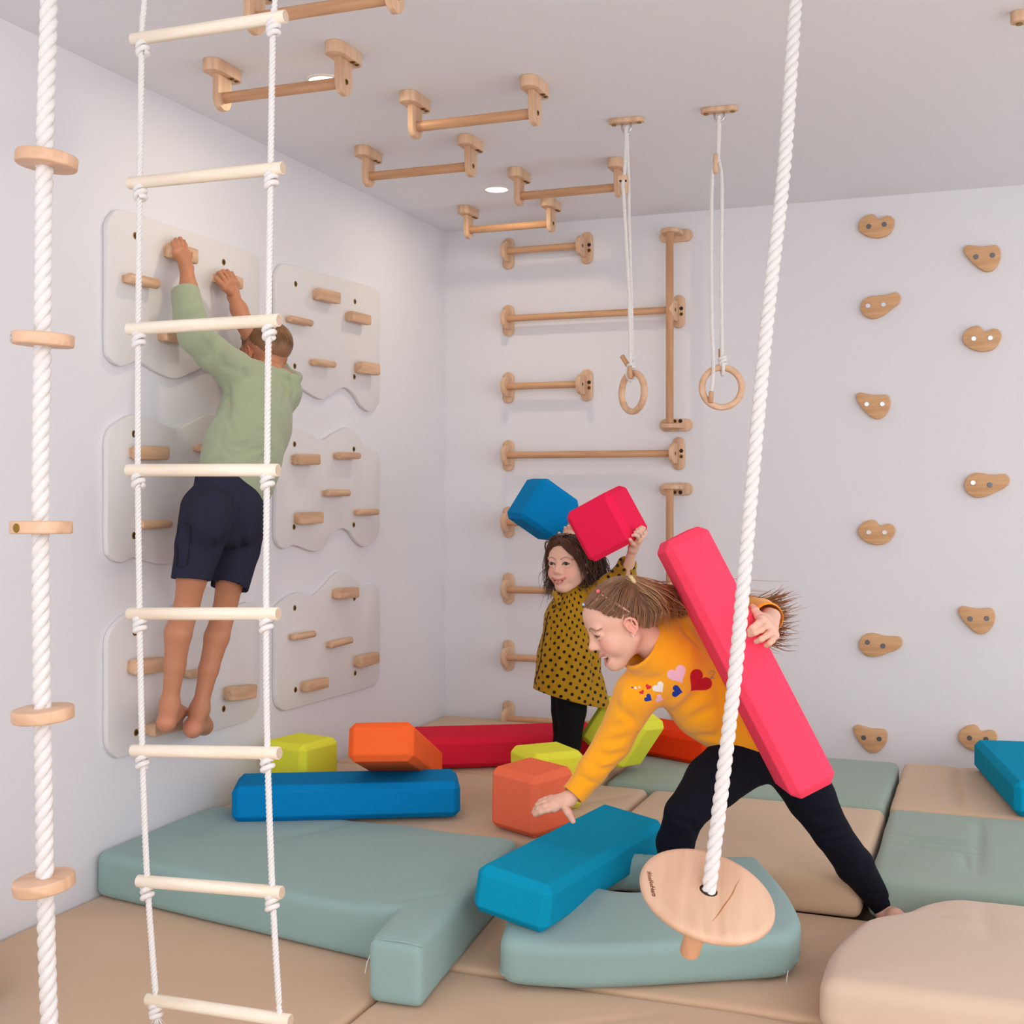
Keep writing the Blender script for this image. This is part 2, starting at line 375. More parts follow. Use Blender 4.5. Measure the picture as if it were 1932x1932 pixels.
for pa, pb, lb in (((428, 128), (640, 85), 'wooden ceiling bar nearest the left wall, half hiding a ceiling light'),
                   ((788, 185), (1005, 150), 'wooden ceiling bar right of the rope ladder, lowest end near the middle of the ceiling'),
                   ((702, 287), (882, 258), 'wooden ceiling bar with dark streaked rod, left of the lit ceiling light'),
                   ((982, 325), (1165, 303), 'wooden ceiling bar whose right bracket is behind the hanging ring rope'),
                   ((882, 392), (1041, 380), 'wooden ceiling bar nearest the back wall, glowing yellow under the ceiling light')):
    ceiling_bar(pa, pb, lb)

def wall_bracket(t, p, vertical_bar=False, side=1, bolts=True):
    """round ended base plate on the back wall with a tongue standing out from it"""
    x, z = p; yb = ROOM_BACK
    if not vertical_bar:
        v, f = plate(stadium(0.152, 0.058), (x, yb-0.018, z), (0, 0, 1), (1, 0, 0), 0.018, 0.005, 2)
        obj('bracket_base', v, f, M_BEECH, t, angle=SH)
        xo = x-0.011*side
        # tongue: vertical plate, thickness along x
        v, f = plate(tongue(0.108, 0.092), (xo-0.010, yb-0.015, z), (0, -1, 0), (0, 0, -1), 0.020, 0.003, 1)
        obj('bracket_arm', v, f, M_BEECH, t, angle=SH)
        if bolts and side > 0:
            bolt_pair(t, [((x+0.014, yb-0.018, z+0.013), 0), ((x+0.014, yb-0.018, z-0.013), 1)], np.array([0, -1.0, 0]), np.array([1.0, 0, 0]))
            bolt_pair(t, [((xo+0.010, yb-0.075, z), 1)], np.array([1.0, 0, 0]), np.array([0, 1.0, 0]))
    else:
        v, f = plate(stadium(0.155, 0.058), (x+0.02, yb-0.018, z), (1, 0, 0), (0, 0, -1), 0.018, 0.005, 2)
        obj('bracket_base', v, f, M_BEECH, t, angle=SH)
        v, f = plate(tongue(0.112, 0.092), (x+0.012, yb-0.015, z+0.008*side-0.010), (0, -1, 0), (1, 0, 0), 0.020, 0.003, 1)
        obj('bracket_arm', v, f, M_BEECH, t, angle=SH)
        if bolts:
            bolt_pair(t, [((x+0.016, yb-0.018, z-0.016*side if side > 0 else z+0.018), 1), ((x+0.042, yb-0.018, z-0.016*side if side > 0 else z+0.018), 0)], np.array([0, -1.0, 0]), np.array([1.0, 0, 0]))
ROD_OUT = 0.075
def wall_bar(z, x1, label):
    t = thing('wall_bar', label, 'climbing bar', (-2.172, ROOM_BACK, z-0.08), 'horizontal wooden bars on the back wall')
    wall_bracket(t, (-2.172, z), side=-1); wall_bracket(t, (x1, z), side=1)
    MB().add(*rod((-2.172-0.004, ROOM_BACK-ROD_OUT, z), (x1-0.02, ROOM_BACK-ROD_OUT, z), 0.0165, 20)).build('rod', M_ROD, t, angle=SH)
for k, (z, s, lb) in enumerate(((2.366, 0, 'short wooden wall bar, the topmost of the back wall'), (2.043, 1, 'long wooden wall bar crossing the upper upright bar'),
                  (1.718, 0, 'short wooden wall bar level with the hanging rings'), (1.390, 1, 'long wooden wall bar just above the raised foam cubes'),
                  (1.069, 0, 'wooden wall bar mostly hidden behind the raised blue foam cube'), (0.748, 1, "wooden wall bar running behind the small girl's shoulders"),
                  (0.424, 0, "wooden wall bar running behind the small girl's polka dot tunic"), (0.130, 1, 'wooden wall bar lowest on the back wall, behind the crimson foam block'))):
    wall_bar(z, -1.333 if s else -1.775, lb)
def upright_bar(z0, z1, label):
    t = thing('upright_wall_bar', label, 'climbing bar', (-1.365, ROOM_BACK, z0-0.03), 'upright wooden bars on the back wall')
    wall_bracket(t, (-1.365, z1), True, 1, bolts=z1 < 2); wall_bracket(t, (-1.365, z0), True, -1)
    MB().add(*rod((-1.352, ROOM_BACK-ROD_OUT-0.03, z0+0.004), (-1.352, ROOM_BACK-ROD_OUT-0.03, z1-0.002), 0.0175, 20)).build('rod', M_RODV, t, angle=SH)
upright_bar(1.522, 2.392, 'upright wooden bar on the back wall, left of the second hanging ring')
upright_bar(0.36, 1.228, 'upright wooden bar on the back wall, behind the bending girl and pink foam block')

# ---------------------------------------------------------------- plywood climbing holds on the right of the back wall
BEAN = (4.6, [(133, 210), (150, 165), (190, 128), (240, 110), (270, 114), (290, 135), (310, 150), (340, 140), (380, 123), (420, 128), (447, 160), (445, 200), (425, 250), (390, 290), (330, 312), (270, 314), (210, 300), (160, 270), (138, 240)], [(226, 218), (360, 200)])
TRI = (4.6, [(1050, 415), (1062, 390), (1090, 378), (1150, 385), (1220, 390), (1280, 382), (1330, 378), (1358, 400), (1372, 440), (1368, 500), (1340, 560), (1300, 600), (1250, 609), (1200, 590), (1130, 535), (1080, 480), (1058, 445)], [(1157, 482), (1300, 468)])
PEAR = (4.6, [(152, 920), (165, 870), (205, 830), (260, 814), (330, 812), (390, 800), (440, 785), (475, 787), (498, 815), (500, 850), (470, 895), (410, 940), (350, 985), (290, 1010), (240, 1012), (190, 990), (160, 955)], [(218, 903), (352, 893)])
def stone(kind, name, px, py, rot, sc, label, dull):
    s, o, b = kind; P = np.array(o, float)/s; ctr = (P.max(0)+P.min(0))/2; a = math.radians(rot)
    Rm = np.array([[math.cos(a), -math.sin(a)], [math.sin(a), math.cos(a)]])*sc
    def tr(q):
        q = Rm @ (np.array(q, float)/s-ctr); w = ony(px+q[0], py+q[1], ROOM_BACK-0.026); return (w[0], w[2])
    uv = spline([tr(q) for q in o], 3)[::-1]
    c = np.mean(uv, 0); t = thing(name, label, 'climbing hold', (c[0], ROOM_BACK, min(q[1] for q in uv)), 'plywood climbing holds on the back wall')
    obj('plate', *plate([(q[0], -q[1]) for q in uv], (0, ROOM_BACK-0.026, 0), (1, 0, 0), (0, 0, -1), 0.0255, 0.006, 2), M_STONE, t, angle=SH)
    for q, dk in zip(b, dull):
        w = tr(q)
        obj('bolt', *plate(circle(0.0105, 16), (w[0], ROOM_BACK-0.029, w[1]), (1, 0, 0), (0, 0, -1), 0.004, 0.001, 1), M_STEELD if dk else M_STEEL, t, angle=SH)
for a in ((BEAN, 'bean_hold', 1653, 426, 0, 1, 'bean shaped plywood hold highest on the back wall', (1, 1)),
          (TRI, 'triangle_hold', 1853, 487, 0, 1, 'rounded triangle plywood hold highest of the right row', (1, 1)),
          (PEAR, 'pear_hold', 1661, 576, 0, 1, 'pear shaped plywood hold tilted upward, below the topmost bean', (0, 0)),
          (BEAN, 'bean_hold', 1852, 639, 5, 1.07, 'bean shaped plywood hold under the top triangle of the right row', (0, 0)),
          (TRI, 'triangle_hold', 1646, 766, 5, 0.94, 'rounded triangle plywood hold in the middle of the left row, two bright washers', (0, 0)),
          (PEAR, 'pear_hold', 1861, 915, 12, 1.09, 'pear shaped plywood hold in the right row, one bright and one dark bolt', (0, 1)),
          (BEAN, 'bean_hold', 1653, 1005, 8, 1.02, 'bean shaped plywood hold in the left row with two glaring white bolts', (0, 0)),
          (TRI, 'triangle_hold', 1842, 1171, 4, 1.0, 'rounded triangle plywood hold low in the right row, above the lowest bean', (1, 1)),
          (PEAR, 'pear_hold', 1660, 1218, 17, 1.03, 'pear shaped plywood hold low in the left row with dark bolts', (1, 1)),
          (TRI, 'triangle_hold', 1640, 1396, 10, 0.94, 'rounded triangle plywood hold lowest of the left row, just above the green mat', (1, 1)),
          (BEAN, 'bean_hold', 1844, 1394, 12, 1.06, 'bean shaped plywood hold half hidden behind the teal block by the right edge', (1, 1))):
    stone(*a)
# ---------------------------------------------------------------- implicit surfaces (soft, continuous shapes)
class Field:
    """signed distance grid; shapes are blended in one after the other"""
    def __init__(s, lo, hi, h):
        s.lo = np.array(lo, float); s.h = h; s.n = np.ceil((np.array(hi, float)-s.lo)/h).astype(int)+1
        s.d = np.full(s.n, 0.2, np.float32)
    def sub(s, lo, hi):
        a = np.clip(np.floor((np.asarray(lo)-s.lo)/s.h).astype(int), 0, s.n); b = np.clip(np.ceil((np.asarray(hi)-s.lo)/s.h).astype(int)+1, 0, s.n)
        if np.any(b <= a): return None, None
        ax = [s.lo[i]+s.h*np.arange(a[i], b[i]) for i in range(3)]
        P = np.stack(np.meshgrid(*ax, indexing='ij'), -1).astype(np.float32)
        return (slice(a[0], b[0]), slice(a[1], b[1]), slice(a[2], b[2])), P
    def put(s, fn, lo, hi, k=0.01, op='u'):
        m = k+3*s.h
        sl, P = s.sub(np.asarray(lo)-m, np.asarray(hi)+m)
        if sl is None: return s
        d = fn(P).astype(np.float32); c = s.d[sl]
        if op == 'u':
            if k > 0: hh = np.maximum(k-np.abs(c-d), 0)/k; s.d[sl] = np.minimum(c, d)-hh*hh*k*0.25
            else: s.d[sl] = np.minimum(c, d)
        else:
            d = -d
            if k > 0: hh = np.maximum(k-np.abs(c-d), 0)/k; s.d[sl] = np.maximum(c, d)+hh*hh*k*0.25
            else: s.d[sl] = np.maximum(c, d)
        return s
    # primitives -------------------------------------------------
    def cone(s, a, b, ra, rb, k=0.01, op='u', flat=None):
        """tapered capsule; flat=(axis, factor) squeezes it along an axis"""
        a = np.asarray(a, float); b = np.asarray(b, float); R = max(ra, rb)*(1.0 if flat is None else max(1.0, 1.0))
        ba = b-a; L2 = max(float(ba@ba), 1e-9)
        if flat is not None: ax = np.asarray(flat[0], float); ax = ax/np.linalg.norm(ax); q = 1.0/flat[1]-1.0
        def fn(P):
            v = P-a; t = np.clip((v@ba)/L2, 0, 1); w = v-t[..., None]*ba
            if flat is not None:
                e = w@ax; w = w+q*e[..., None]*ax
                return (np.linalg.norm(w, axis=-1)-(ra+(rb-ra)*t))*(min(1.0, flat[1])**0.5)
            return np.linalg.norm(w, axis=-1)-(ra+(rb-ra)*t)
        return s.put(fn, np.minimum(a, b)-R, np.maximum(a, b)+R, k, op)
    def chain(s, pts, rs, k=0.01, op='u', flat=None):
        for i in range(len(pts)-1): s.cone(pts[i], pts[i+1], rs[i], rs[i+1], k if i == 0 else min(k, 0.012), op, flat)
        return s
    def ell(s, c, r, rot=None, k=0.01, op='u'):
        c = np.asarray(c, float); r = np.asarray(r, float); Rm = np.eye(3) if rot is None else np.asarray(rot, float)
        def fn(P):
            q = (P-c)@Rm; k0 = np.linalg.norm(q/r, axis=-1); k1 = np.linalg.norm(q/(r*r), axis=-1)
            return np.where(k0 < 1e-4, -r.min(), k0*(k0-1.0)/np.maximum(k1, 1e-6))
        e = np.abs(Rm)@r
        return s.put(fn, c-e, c+e, k, op)
    def cut(s, p, n, k=0.004):
        """remove everything on the side n of the plane"""
        p = np.asarray(p, float); n = np.asarray(n, float); n = n/np.linalg.norm(n)
        ax = [s.lo[i]+s.h*np.arange(s.n[i]) for i in range(3)]
        d = ((ax[0]-p[0])*n[0])[:, None, None]+((ax[1]-p[1])*n[1])[None, :, None]+((ax[2]-p[2])*n[2])[None, None, :]
        s.d = np.maximum(s.d, d.astype(np.float32)); return s
    def mesh(s, smooth=2):
        return surface_nets(s.d, s.lo, s.h, smooth)
def surface_nets(d, lo, h, smooth=2):
    nx, ny, nz = d.shape; sgn = d < 0
    c = np.zeros((nx-1, ny-1, nz-1), np.int8)
    for i in (0, 1):
        for j in (0, 1):
            for k in (0, 1): c += sgn[i:nx-1+i, j:ny-1+j, k:nz-1+k]
    act = (c > 0) & (c < 8); idx = np.argwhere(act); N = len(idx)
    if N == 0: return np.zeros((0, 3)), np.zeros((0, 4), int)
    ids = np.full(act.shape, -1, np.int32); ids[act] = np.arange(N)
    acc = np.zeros((N, 3)); cnt = np.zeros(N)
    corner = {(i, j, k): d[idx[:, 0]+i, idx[:, 1]+j, idx[:, 2]+k] for i in (0, 1) for j in (0, 1) for k in (0, 1)}
    for ax in range(3):
        for u in (0, 1):
            for v in (0, 1):
                e0 = [0, 0, 0]; o = [q for q in range(3) if q != ax]; e0[o[0]] = u; e0[o[1]] = v; e1 = list(e0); e1[ax] = 1
                a = corner[tuple(e0)]; b = corner[tuple(e1)]; m = (a < 0) != (b < 0)
                t = np.where(m, a/np.where(m, a-b, 1), 0)
                p = np.zeros((N, 3)); p[:, o[0]] = u; p[:, o[1]] = v; p[:, ax] = t
                acc[m] += p[m]; cnt[m] += 1
    V = lo+h*(idx+acc/cnt[:, None])
    Fs = []
    for ax in range(3):
        o = [q for q in range(3) if q != ax]
        sl = [slice(1, d.shape[q]-1) for q in range(3)]; sl[ax] = slice(0, d.shape[ax]-1)
        a = sgn[tuple(sl)]; sl2 = list(sl); sl2[ax] = slice(1, d.shape[ax]); b = sgn[tuple(sl2)]
        e = np.argwhere(a != b)
        if len(e) == 0: continue
        inside = a[e[:, 0], e[:, 1], e[:, 2]]
        off = np.array([1, 1, 1]); off[ax] = 0; e = e+off
        q = []
        for du, dv in ((-1, -1), (0, -1), (0, 0), (-1, 0)):
            w = e.copy(); w[:, o[0]] += du; w[:, o[1]] += dv; q.append(ids[w[:, 0], w[:, 1], w[:, 2]])
        q = np.stack(q, 1); flip = inside if ax != 1 else ~inside
        q[~flip] = q[~flip][:, ::-1]; Fs.append(q)
    Fq = np.concatenate(Fs)
    Fq = Fq[(Fq >= 0).all(1)]
    E = np.concatenate([Fq[:, [0, 1]], Fq[:, [1, 2]], Fq[:, [2, 3]], Fq[:, [3, 0]]])
    E = np.concatenate([E, E[:, ::-1]])
    deg = np.maximum(np.bincount(E[:, 0], minlength=N), 1)
    for it in range(smooth):
        s = np.stack([np.bincount(E[:, 0], V[E[:, 1], q], minlength=N) for q in range(3)], 1)/deg[:, None]
        V = V+0.5*(s-V)
    return V, Fq
def smesh(name, V, Fq, m, parent=None, col=None, label=None, normals=False):
    off = ROOTLOC[parent] if parent is not None else np.zeros(3)
    me = bpy.data.meshes.new(name); n = len(V); k = len(Fq)
    me.vertices.add(n); me.vertices.foreach_set('co', (V-off).astype(np.float32).ravel())
    me.loops.add(k*4); me.loops.foreach_set('vertex_index', Fq.astype(np.int32).ravel())
    me.polygons.add(k); me.polygons.foreach_set('loop_start', np.arange(0, 4*k, 4, dtype=np.int32))
    me.polygons.foreach_set('use_smooth', np.ones(k, bool)); me.update(calc_edges=True); me.validate()
    if col is not None:
        ca = me.color_attributes.new('Col', 'FLOAT_COLOR', 'POINT'); c4 = np.ones((n, 4), np.float32); c4[:, :3] = col; ca.data.foreach_set('color', c4.ravel())
    if m: me.materials.append(m)
    o = bpy.data.objects.new(name, me); COL.objects.link(o)
    if parent is not None: o.parent = parent
    ROOTLOC[o] = off
    if label: o['label'] = label
    return o
def join(parts):
    V = []; Fq = []; n = 0
    for v, f in parts: V.append(v); Fq.append(f+n); n += len(v)
    return np.concatenate(V), np.concatenate(Fq)
def polydist(P2, poly):
    """signed distance to a 2D polygon (negative inside)"""
    poly = np.asarray(poly, np.float32); d = np.full(P2.shape[:-1], 1e9, np.float32); ins = np.zeros(P2.shape[:-1], bool)
    for i in range(len(poly)):
        a = poly[i]; b = poly[(i+1) % len(poly)]; e = b-a; w = P2-a
        t = np.clip((w@e)/max(float(e@e), 1e-9), 0, 1); q = w-t[..., None]*e; d = np.minimum(d, (q*q).sum(-1))
        c = (a[1] <= P2[..., 1]) != (b[1] <= P2[..., 1])
        if abs(e[1]) > 1e-9: ins ^= c & (P2[..., 0] < a[0]+e[0]*(P2[..., 1]-a[1])/e[1])
    d = np.sqrt(d); return np.where(ins, -d, d)
def wobble(P, seed=0, n=8, f=6.0):
    """cheap smooth noise, sum of plane waves"""
    r = np.random.RandomState(seed); out = 0
    for i in range(n):
        k = r.normal(size=3)*f; out = out+np.sin(P@k.astype(np.float32)+r.uniform(0, 6.28))
    return out/n
# ---------------------------------------------------------------- soft mats
def canvas(name, rgb):
    m = mat(name, rgb, 0.85, 0.10, 900, 0.15, 0.03, 3.0, sheen=0.15)
    return m
M_BEIGE = canvas('beige_canvas', (204, 174, 145)); M_FLOORMAT = canvas('beige_canvas_floor', (206, 172, 142))
M_SAGE = canvas('sage_canvas', (146, 164, 152)); M_GREEN = canvas('grey_green_canvas', (142, 171, 168))
def cushion(name, label, cat, poly, z0, z1, m, r=0.025, creases=(), puff=0.006, h=0.009, holes=(), seed=1, group=None, xf=None, wav=0.0025, topfn=None):
    """soft mat: rounded slab over a 2D outline; creases = (x0,y0,x1,y1,depth,width)"""
    poly = np.asarray(poly, float); lo = np.r_[poly.min(0)-0.03, z0-0.03]; hi = np.r_[poly.max(0)+0.03, z1+0.04]
    Fd = Field(lo, hi, h)
    def fn(P):
        d2 = polydist(P[..., :2][:, :, 0, :], poly)
        for c, e, g in holes:
            q = (P[:, :, 0, :2]-np.array(c, np.float32)); d2 = np.maximum(d2, (1-np.linalg.norm(q/np.array([e, g], np.float32), axis=-1))*min(e, g))
        top = z1+puff*(1-np.exp(np.minimum(d2, 0)/0.10))+wav*wobble(P[:, :, 0, :]*np.array([1, 1, 0], np.float32), seed, 10, 9.0)
        if topfn is not None: top = top+topfn(P[:, :, 0, 0], P[:, :, 0, 1])
        for x0, y0, x1, y1, dp, w in creases:
            a = np.array([x0, y0], np.float32); e = np.array([x1-x0, y1-y0], np.float32); v = P[:, :, 0, :2]-a
            t = np.clip((v@e)/(e@e), 0, 1); dd = np.linalg.norm(v-t[..., None]*e, axis=-1); top = top-dp*np.exp(-(dd/w)**2)*np.sin(np.pi*np.clip(t, 0.06, 0.94))**0.5
        side = d2[..., None]+r+0.003*wobble(P, seed+5, 8, 14.0)
        dz = np.maximum(P[..., 2]-top[..., None], z0-P[..., 2])+r
        return np.sqrt(np.maximum(side, 0)**2+np.maximum(dz, 0)**2)+np.minimum(np.maximum(side, dz), 0)-r
    Fd.put(fn, lo+0.0301, hi-0.0301, 0)
    V, Fq = Fd.mesh(2)
    if xf is not None: V = xf(V)
    c = V.mean(0); t = thing(name, label, cat, (c[0], c[1], V[:, 2].min()), group)
    smesh('cover', V, Fq, m, t)
    return t
def rect(x0, x1, y0, y1): return roundpoly([(x0, y0), (x1, y0), (x1, y1), (x0, y1)], 0.03, 4)
G1 = 'beige floor mats'
cushion('floor_mat', 'flat beige floor mat beside the left wall, under the rope ladder', 'mat', rect(-2.505, -1.379, 1.6, 3.66), -0.058, 0.0, M_FLOORMAT, 0.012, group=G1, puff=0.001, wav=0.0015, h=0.011)
cushion('floor_mat', 'flat wrinkled beige floor mat in front, below the grey green mats', 'mat', rect(-1.371, 1.0, 1.6, 2.918), -0.058, 0.0, M_FLOORMAT, 0.012, seed=3, group=G1, puff=0.001, h=0.011,
        creases=[(-1.1, 2.55, -0.7, 2.85, 0.006, 0.012), (-0.95, 2.4, -0.6, 2.62, 0.006, 0.015), (-0.6, 2.5, -0.25, 2.75, 0.006, 0.012), (-0.8, 2.6, -0.3, 2.68, 0.005, 0.014)])
cushion('floor_mat', 'flat beige floor mat between the rounded grey green mat and the big beige mat', 'mat', rect(-1.371, 1.0, 2.926, 3.66), -0.058, 0.006, M_FLOORMAT, 0.012, seed=4, group=G1, puff=0.002, h=0.011,
        creases=[(-0.55, 3.05, -0.4, 3.35, 0.005, 0.012)])
# thick mats
G2 = 'thick square mats'
cushion('thick_mat', "square beige mat under the bending girl's spread legs", 'mat', rect(-1.160, -0.335, 3.645, 4.495), 0.001, 0.12, M_BEIGE, 0.028, seed=6, group=G2,
        creases=[(-1.05, 4.2, -0.86, 4.36, 0.004, 0.02), (-1.1, 4.0, -0.9, 4.25, 0.004, 0.02)])
cushion('thick_mat', 'beige mat under the coral cube and the blue block, left of centre', 'mat', rect(-2.505, -1.172, 3.69, 4.497), 0.001, 0.12, M_BEIGE, 0.025, seed=7, group=G2,
        creases=[(-1.4, 4.1, -1.2, 4.4, 0.006, 0.02), (-1.6, 4.3, -1.3, 4.42, 0.005, 0.02), (-1.35, 3.9, -1.2, 4.2, 0.005, 0.02)])
cushion('thick_mat', 'beige mat in the back left corner behind the crimson block', 'mat', rect(-2.505, -1.365, 4.507, 5.645), 0.001, 0.118, M_BEIGE, 0.025, seed=8, group=G2)
cushion('thick_mat', 'wide sage green mat by the back wall, behind the bending girl', 'mat', rect(-1.350, -0.337, 4.505, 5.27), 0.001, 0.125, M_SAGE, 0.025, seed=9, group=G2,
        creases=[(-0.75, 4.62, -0.62, 4.75, 0.010, 0.015), (-0.85, 4.72, -0.62, 4.66, 0.007, 0.015), (-0.7, 5.05, -0.55, 5.2, 0.006, 0.02)])
cushion('thick_mat', 'creased beige mat by the back wall, next to the teal block at the right edge', 'mat', rect(-0.325, 0.60, 4.515, 5.31), 0.001, 0.12, M_BEIGE, 0.022, seed=10, group=G2,
        creases=[(-0.12, 4.62, -0.11, 5.3, 0.014, 0.018), (-0.32, 4.98, 0.5, 4.94, 0.007, 0.015), (-0.10, 4.62, -0.105, 4.9, 0.012, 0.012)])
cushion('thick_mat', 'creased sage green mat at the right edge, in front of the beige one', 'mat', rect(-0.322, 0.60, 3.675, 4.503), 0.001, 0.122, M_SAGE, 0.028, seed=11, group=G2,
        creases=[(-0.30, 4.16, -0.06, 4.12, 0.010, 0.012), (-0.31, 4.12, -0.05, 4.08, 0.010, 0.012), (-0.30, 4.04, -0.04, 4.01, 0.010, 0.012), (-0.03, 3.8, -0.03, 4.45, 0.009, 0.016), (-0.06, 3.82, -0.07, 4.02, 0.007, 0.012),
                 (0.03, 4.1, 0.3, 4.12, 0.006, 0.018), (0.02, 3.98, 0.3, 3.95, 0.006, 0.018), (0.16, 3.75, 0.17, 4.45, 0.008, 0.02)])
# grey green mat with a leg standing out towards the camera
LM = [(-2.503, 3.055), (-1.405, 2.862), (-1.372, 2.645), (-1.236, 2.650), (-1.262, 2.88), (-1.297, 3.20), (-1.335, 3.56), (-1.47, 3.605), (-1.72, 3.672), (-2.503, 3.672)]
tl = cushion('shaped_mat', 'large grey green mat along the left wall with one leg standing out in front', 'mat', roundpoly(LM, [0.03, 0.012, 0.01, 0.02, 0.1, 0.1, 0.02, 0.05, 0.05, 0.02], 4), 0.002, 0.134, M_GREEN, 0.022, seed=12, group='grey green shaped mats', puff=0.004, topfn=lambda X, Y: 0.024*np.clip((X+1.75)/0.35, 0, 1)**2,
        creases=[(-1.95, 3.62, -2.05, 3.40, 0.008, 0.03), (-1.42, 2.92, -1.33, 3.02, 0.006, 0.012), (-1.40, 3.02, -1.34, 3.10, 0.005, 0.012), (-1.41, 3.12, -1.35, 3.16, 0.004, 0.012)])
MB().add(*tube([(-1.374, 2.660, 0.148), (-1.34, 2.655, 0.155), (-1.28, 2.657, 0.155), (-1.238, 2.662, 0.148)], 0.0026, 8)).build('seam', M_GREEN, tl)
MB().add(*tube([(-1.376, 2.69, 0.125), (-1.384, 2.68, 0.105), (-1.390, 2.672, 0.085), (-1.393, 2.668, 0.062)], 0.0016, 6)).build('zip_cord', M_ROPE, tl)
# rounded mat with a hole, tipped up at the back
o_ = np.array([-1.085, 2.845]); ud = np.array([0.913, 0.408]); vd = np.array([-0.408, 0.913]); SL = 0.17
def m2(x, y): q = np.array([x, y])-o_; return (float(q@ud), float(q@vd))
M2 = roundpoly([m2(-1.118, 2.832), m2(-0.90, 2.875), m2(-0.455, 3.125), m2(-0.445, 3.22), m2(-0.50, 3.36), m2(-0.618, 3.545), m2(-0.80, 3.46), m2(-1.0, 3.42), m2(-1.20, 3.22)], [0.05, 0.2, 0.05, 0.05, 0.1, 0.015, 0.1, 0.1, 0.1], 5)
def xf2(V):
    u, v, w = V[:, 0], V[:, 1], V[:, 2]; vc = np.maximum(v, 0)
    z = w+SL*vc; out = np.stack([o_[0]+ud[0]*u+vd[0]*(v-SL*w), o_[1]+ud[1]*u+vd[1]*(v-SL*w), z], 1); return out
tm = cushion('shaped_mat', 'rounded grey green mat with a hole, tipped up under the round swing seat', 'mat', M2, 0.008, 0.125, M_GREEN, 0.03, seed=13, group='grey green shaped mats', puff=0.006, holes=[(m2(-0.925, 3.30), 0.12, 0.095)], xf=xf2, h=0.008)
pp = [p for p in M2]; e3 = []
for u, v in pp:
    e3.append((u, v, 0.010))
e3 = xf2(np.array(e3)); k0 = [i for i in range(len(e3)) if pp[i][1] < 0.16]
ln = e3[k0]; ln = ln[np.argsort(ln[:, 0])]
MB().add(*tube(resample(ln+np.array([0.0, 0.002, 0.022]), 0.03), 0.003, 8)).build('piping', M_GREEN, tm)
cz = np.array([-0.452, 3.128])
MB().add(*tube([(cz[0]-0.01, cz[1]-0.01, 0.035), (cz[0]-0.012, cz[1]-0.018, 0.018), (cz[0]-0.012, cz[1]-0.022, 0.008)], 0.0013, 6)).build('loose_thread', M_ROPE, tm)
M3 = roundpoly([(-0.355, 2.83), (0.70, 2.86), (0.75, 3.56), (-0.09, 3.56), (-0.165, 3.49), (-0.215, 3.385), (-0.30, 3.31), (-0.36, 3.05)], [0.05, 0.05, 0.05, 0.06, 0.06, 0.06, 0.1, 0.1], 5)
cushion('shaped_mat', 'big pale beige mat with a curved cut-out, in the bottom right corner', 'mat', M3, 0.008, 0.128, canvas('pale_beige_canvas', (212, 188, 166)), 0.034, seed=14, group='shaped beige mats', puff=0.01,
        creases=[(-0.17, 3.40, -0.05, 3.36, 0.006, 0.02), (-0.02, 3.5, 0.0, 3.2, 0.004, 0.02)])
# ---------------------------------------------------------------- foam blocks
def foam(name, rgb): return mat(name, rgb, 0.95, 0.18, 700, 0.08, 0.05, 260)
F_BLUE = foam('blue_foam', (8, 128, 192)); F_TEAL = foam('teal_foam', (10, 146, 184)); F_ORANGE = foam('orange_foam', (255, 108, 52)); F_CORAL = foam('coral_foam', (248, 118, 84))
F_CRIM = foam('crimson_foam', (226, 40, 66)); F_PINK = foam('pink_foam', (255, 74, 104)); F_RED = foam('raspberry_foam', (246, 40, 84)); F_LIME = foam('lime_foam', (234, 234, 72)); F_RO = foam('red_orange_foam', (240, 62, 20))
def block(name, label, c, rv, d, m, cat='foam block', ch=0.02, group='foam blocks'):
    Rm = rotvec(rv); d = np.array(d)/2; bm = bmesh.new()
    for sx in (-1, 1):
        for sy in (-1, 1):
            for sz in (-1, 1):
                for k in range(3):
                    q = np.array([sx, sy, sz])*d; w = q-np.array([sx, sy, sz])*ch; w[k] = q[k]; bm.verts.new(tuple(np.array(c)+Rm@w))
    r = bmesh.ops.convex_hull(bm, input=list(bm.verts)); bmesh.ops.dissolve_limit(bm, angle_limit=0.02, verts=list(bm.verts), edges=list(bm.edges))
    bmesh.ops.bevel(bm, geom=list(bm.edges), offset=0.0025, segments=1, affect='EDGES', profile=0.5)
    bmesh.ops.recalc_face_normals(bm, faces=list(bm.faces))
    me = bpy.data.meshes.new(name); bm.transform(Matrix.Translation(-Vector(c))); bm.to_mesh(me); bm.free()
    me.materials.append(m); o = bpy.data.objects.new(name, me); COL.objects.link(o); o.location = tuple(c); ROOTLOC[o] = np.array(c, float)
    return tag(o, label, cat, group)
block('foam_brick', 'long blue foam block lying on the grey green mat', (-2.015, 3.735, 0.195), (0, 0, 0.467), (0.745, 0.224, 0.119), F_BLUE)
block('foam_brick', 'orange foam block tipped up on the long blue block', (-1.933, 3.955, 0.293), (-0.324, 0.201, 1.831), (0.702, 0.216, 0.127), F_ORANGE)
block('foam_brick', 'long teal foam block lying between the two grey green mats', (-1.053, 3.252, 0.204), (0.114, 0.124, 1.444), (0.775, 0.212, 0.122), F_TEAL)
block('foam_cube', "coral orange foam cube behind the bending girl's reaching hand", (-1.382, 3.806, 0.228), (0.06, 0.006, 1.205), (0.2, 0.2, 0.198), F_CORAL)
block('foam_cube', 'lime foam cube right behind the coral cube', (-1.435, 4.1, 0.2265), (0, 0, 0.802), (0.2, 0.2, 0.2), F_LIME)
block('foam_cube', 'lime foam cube behind the rope ladder, next to the left wall', (-2.318, 3.945, 0.225), (0, 0, 1.368), (0.2, 0.2, 0.2), F_LIME)
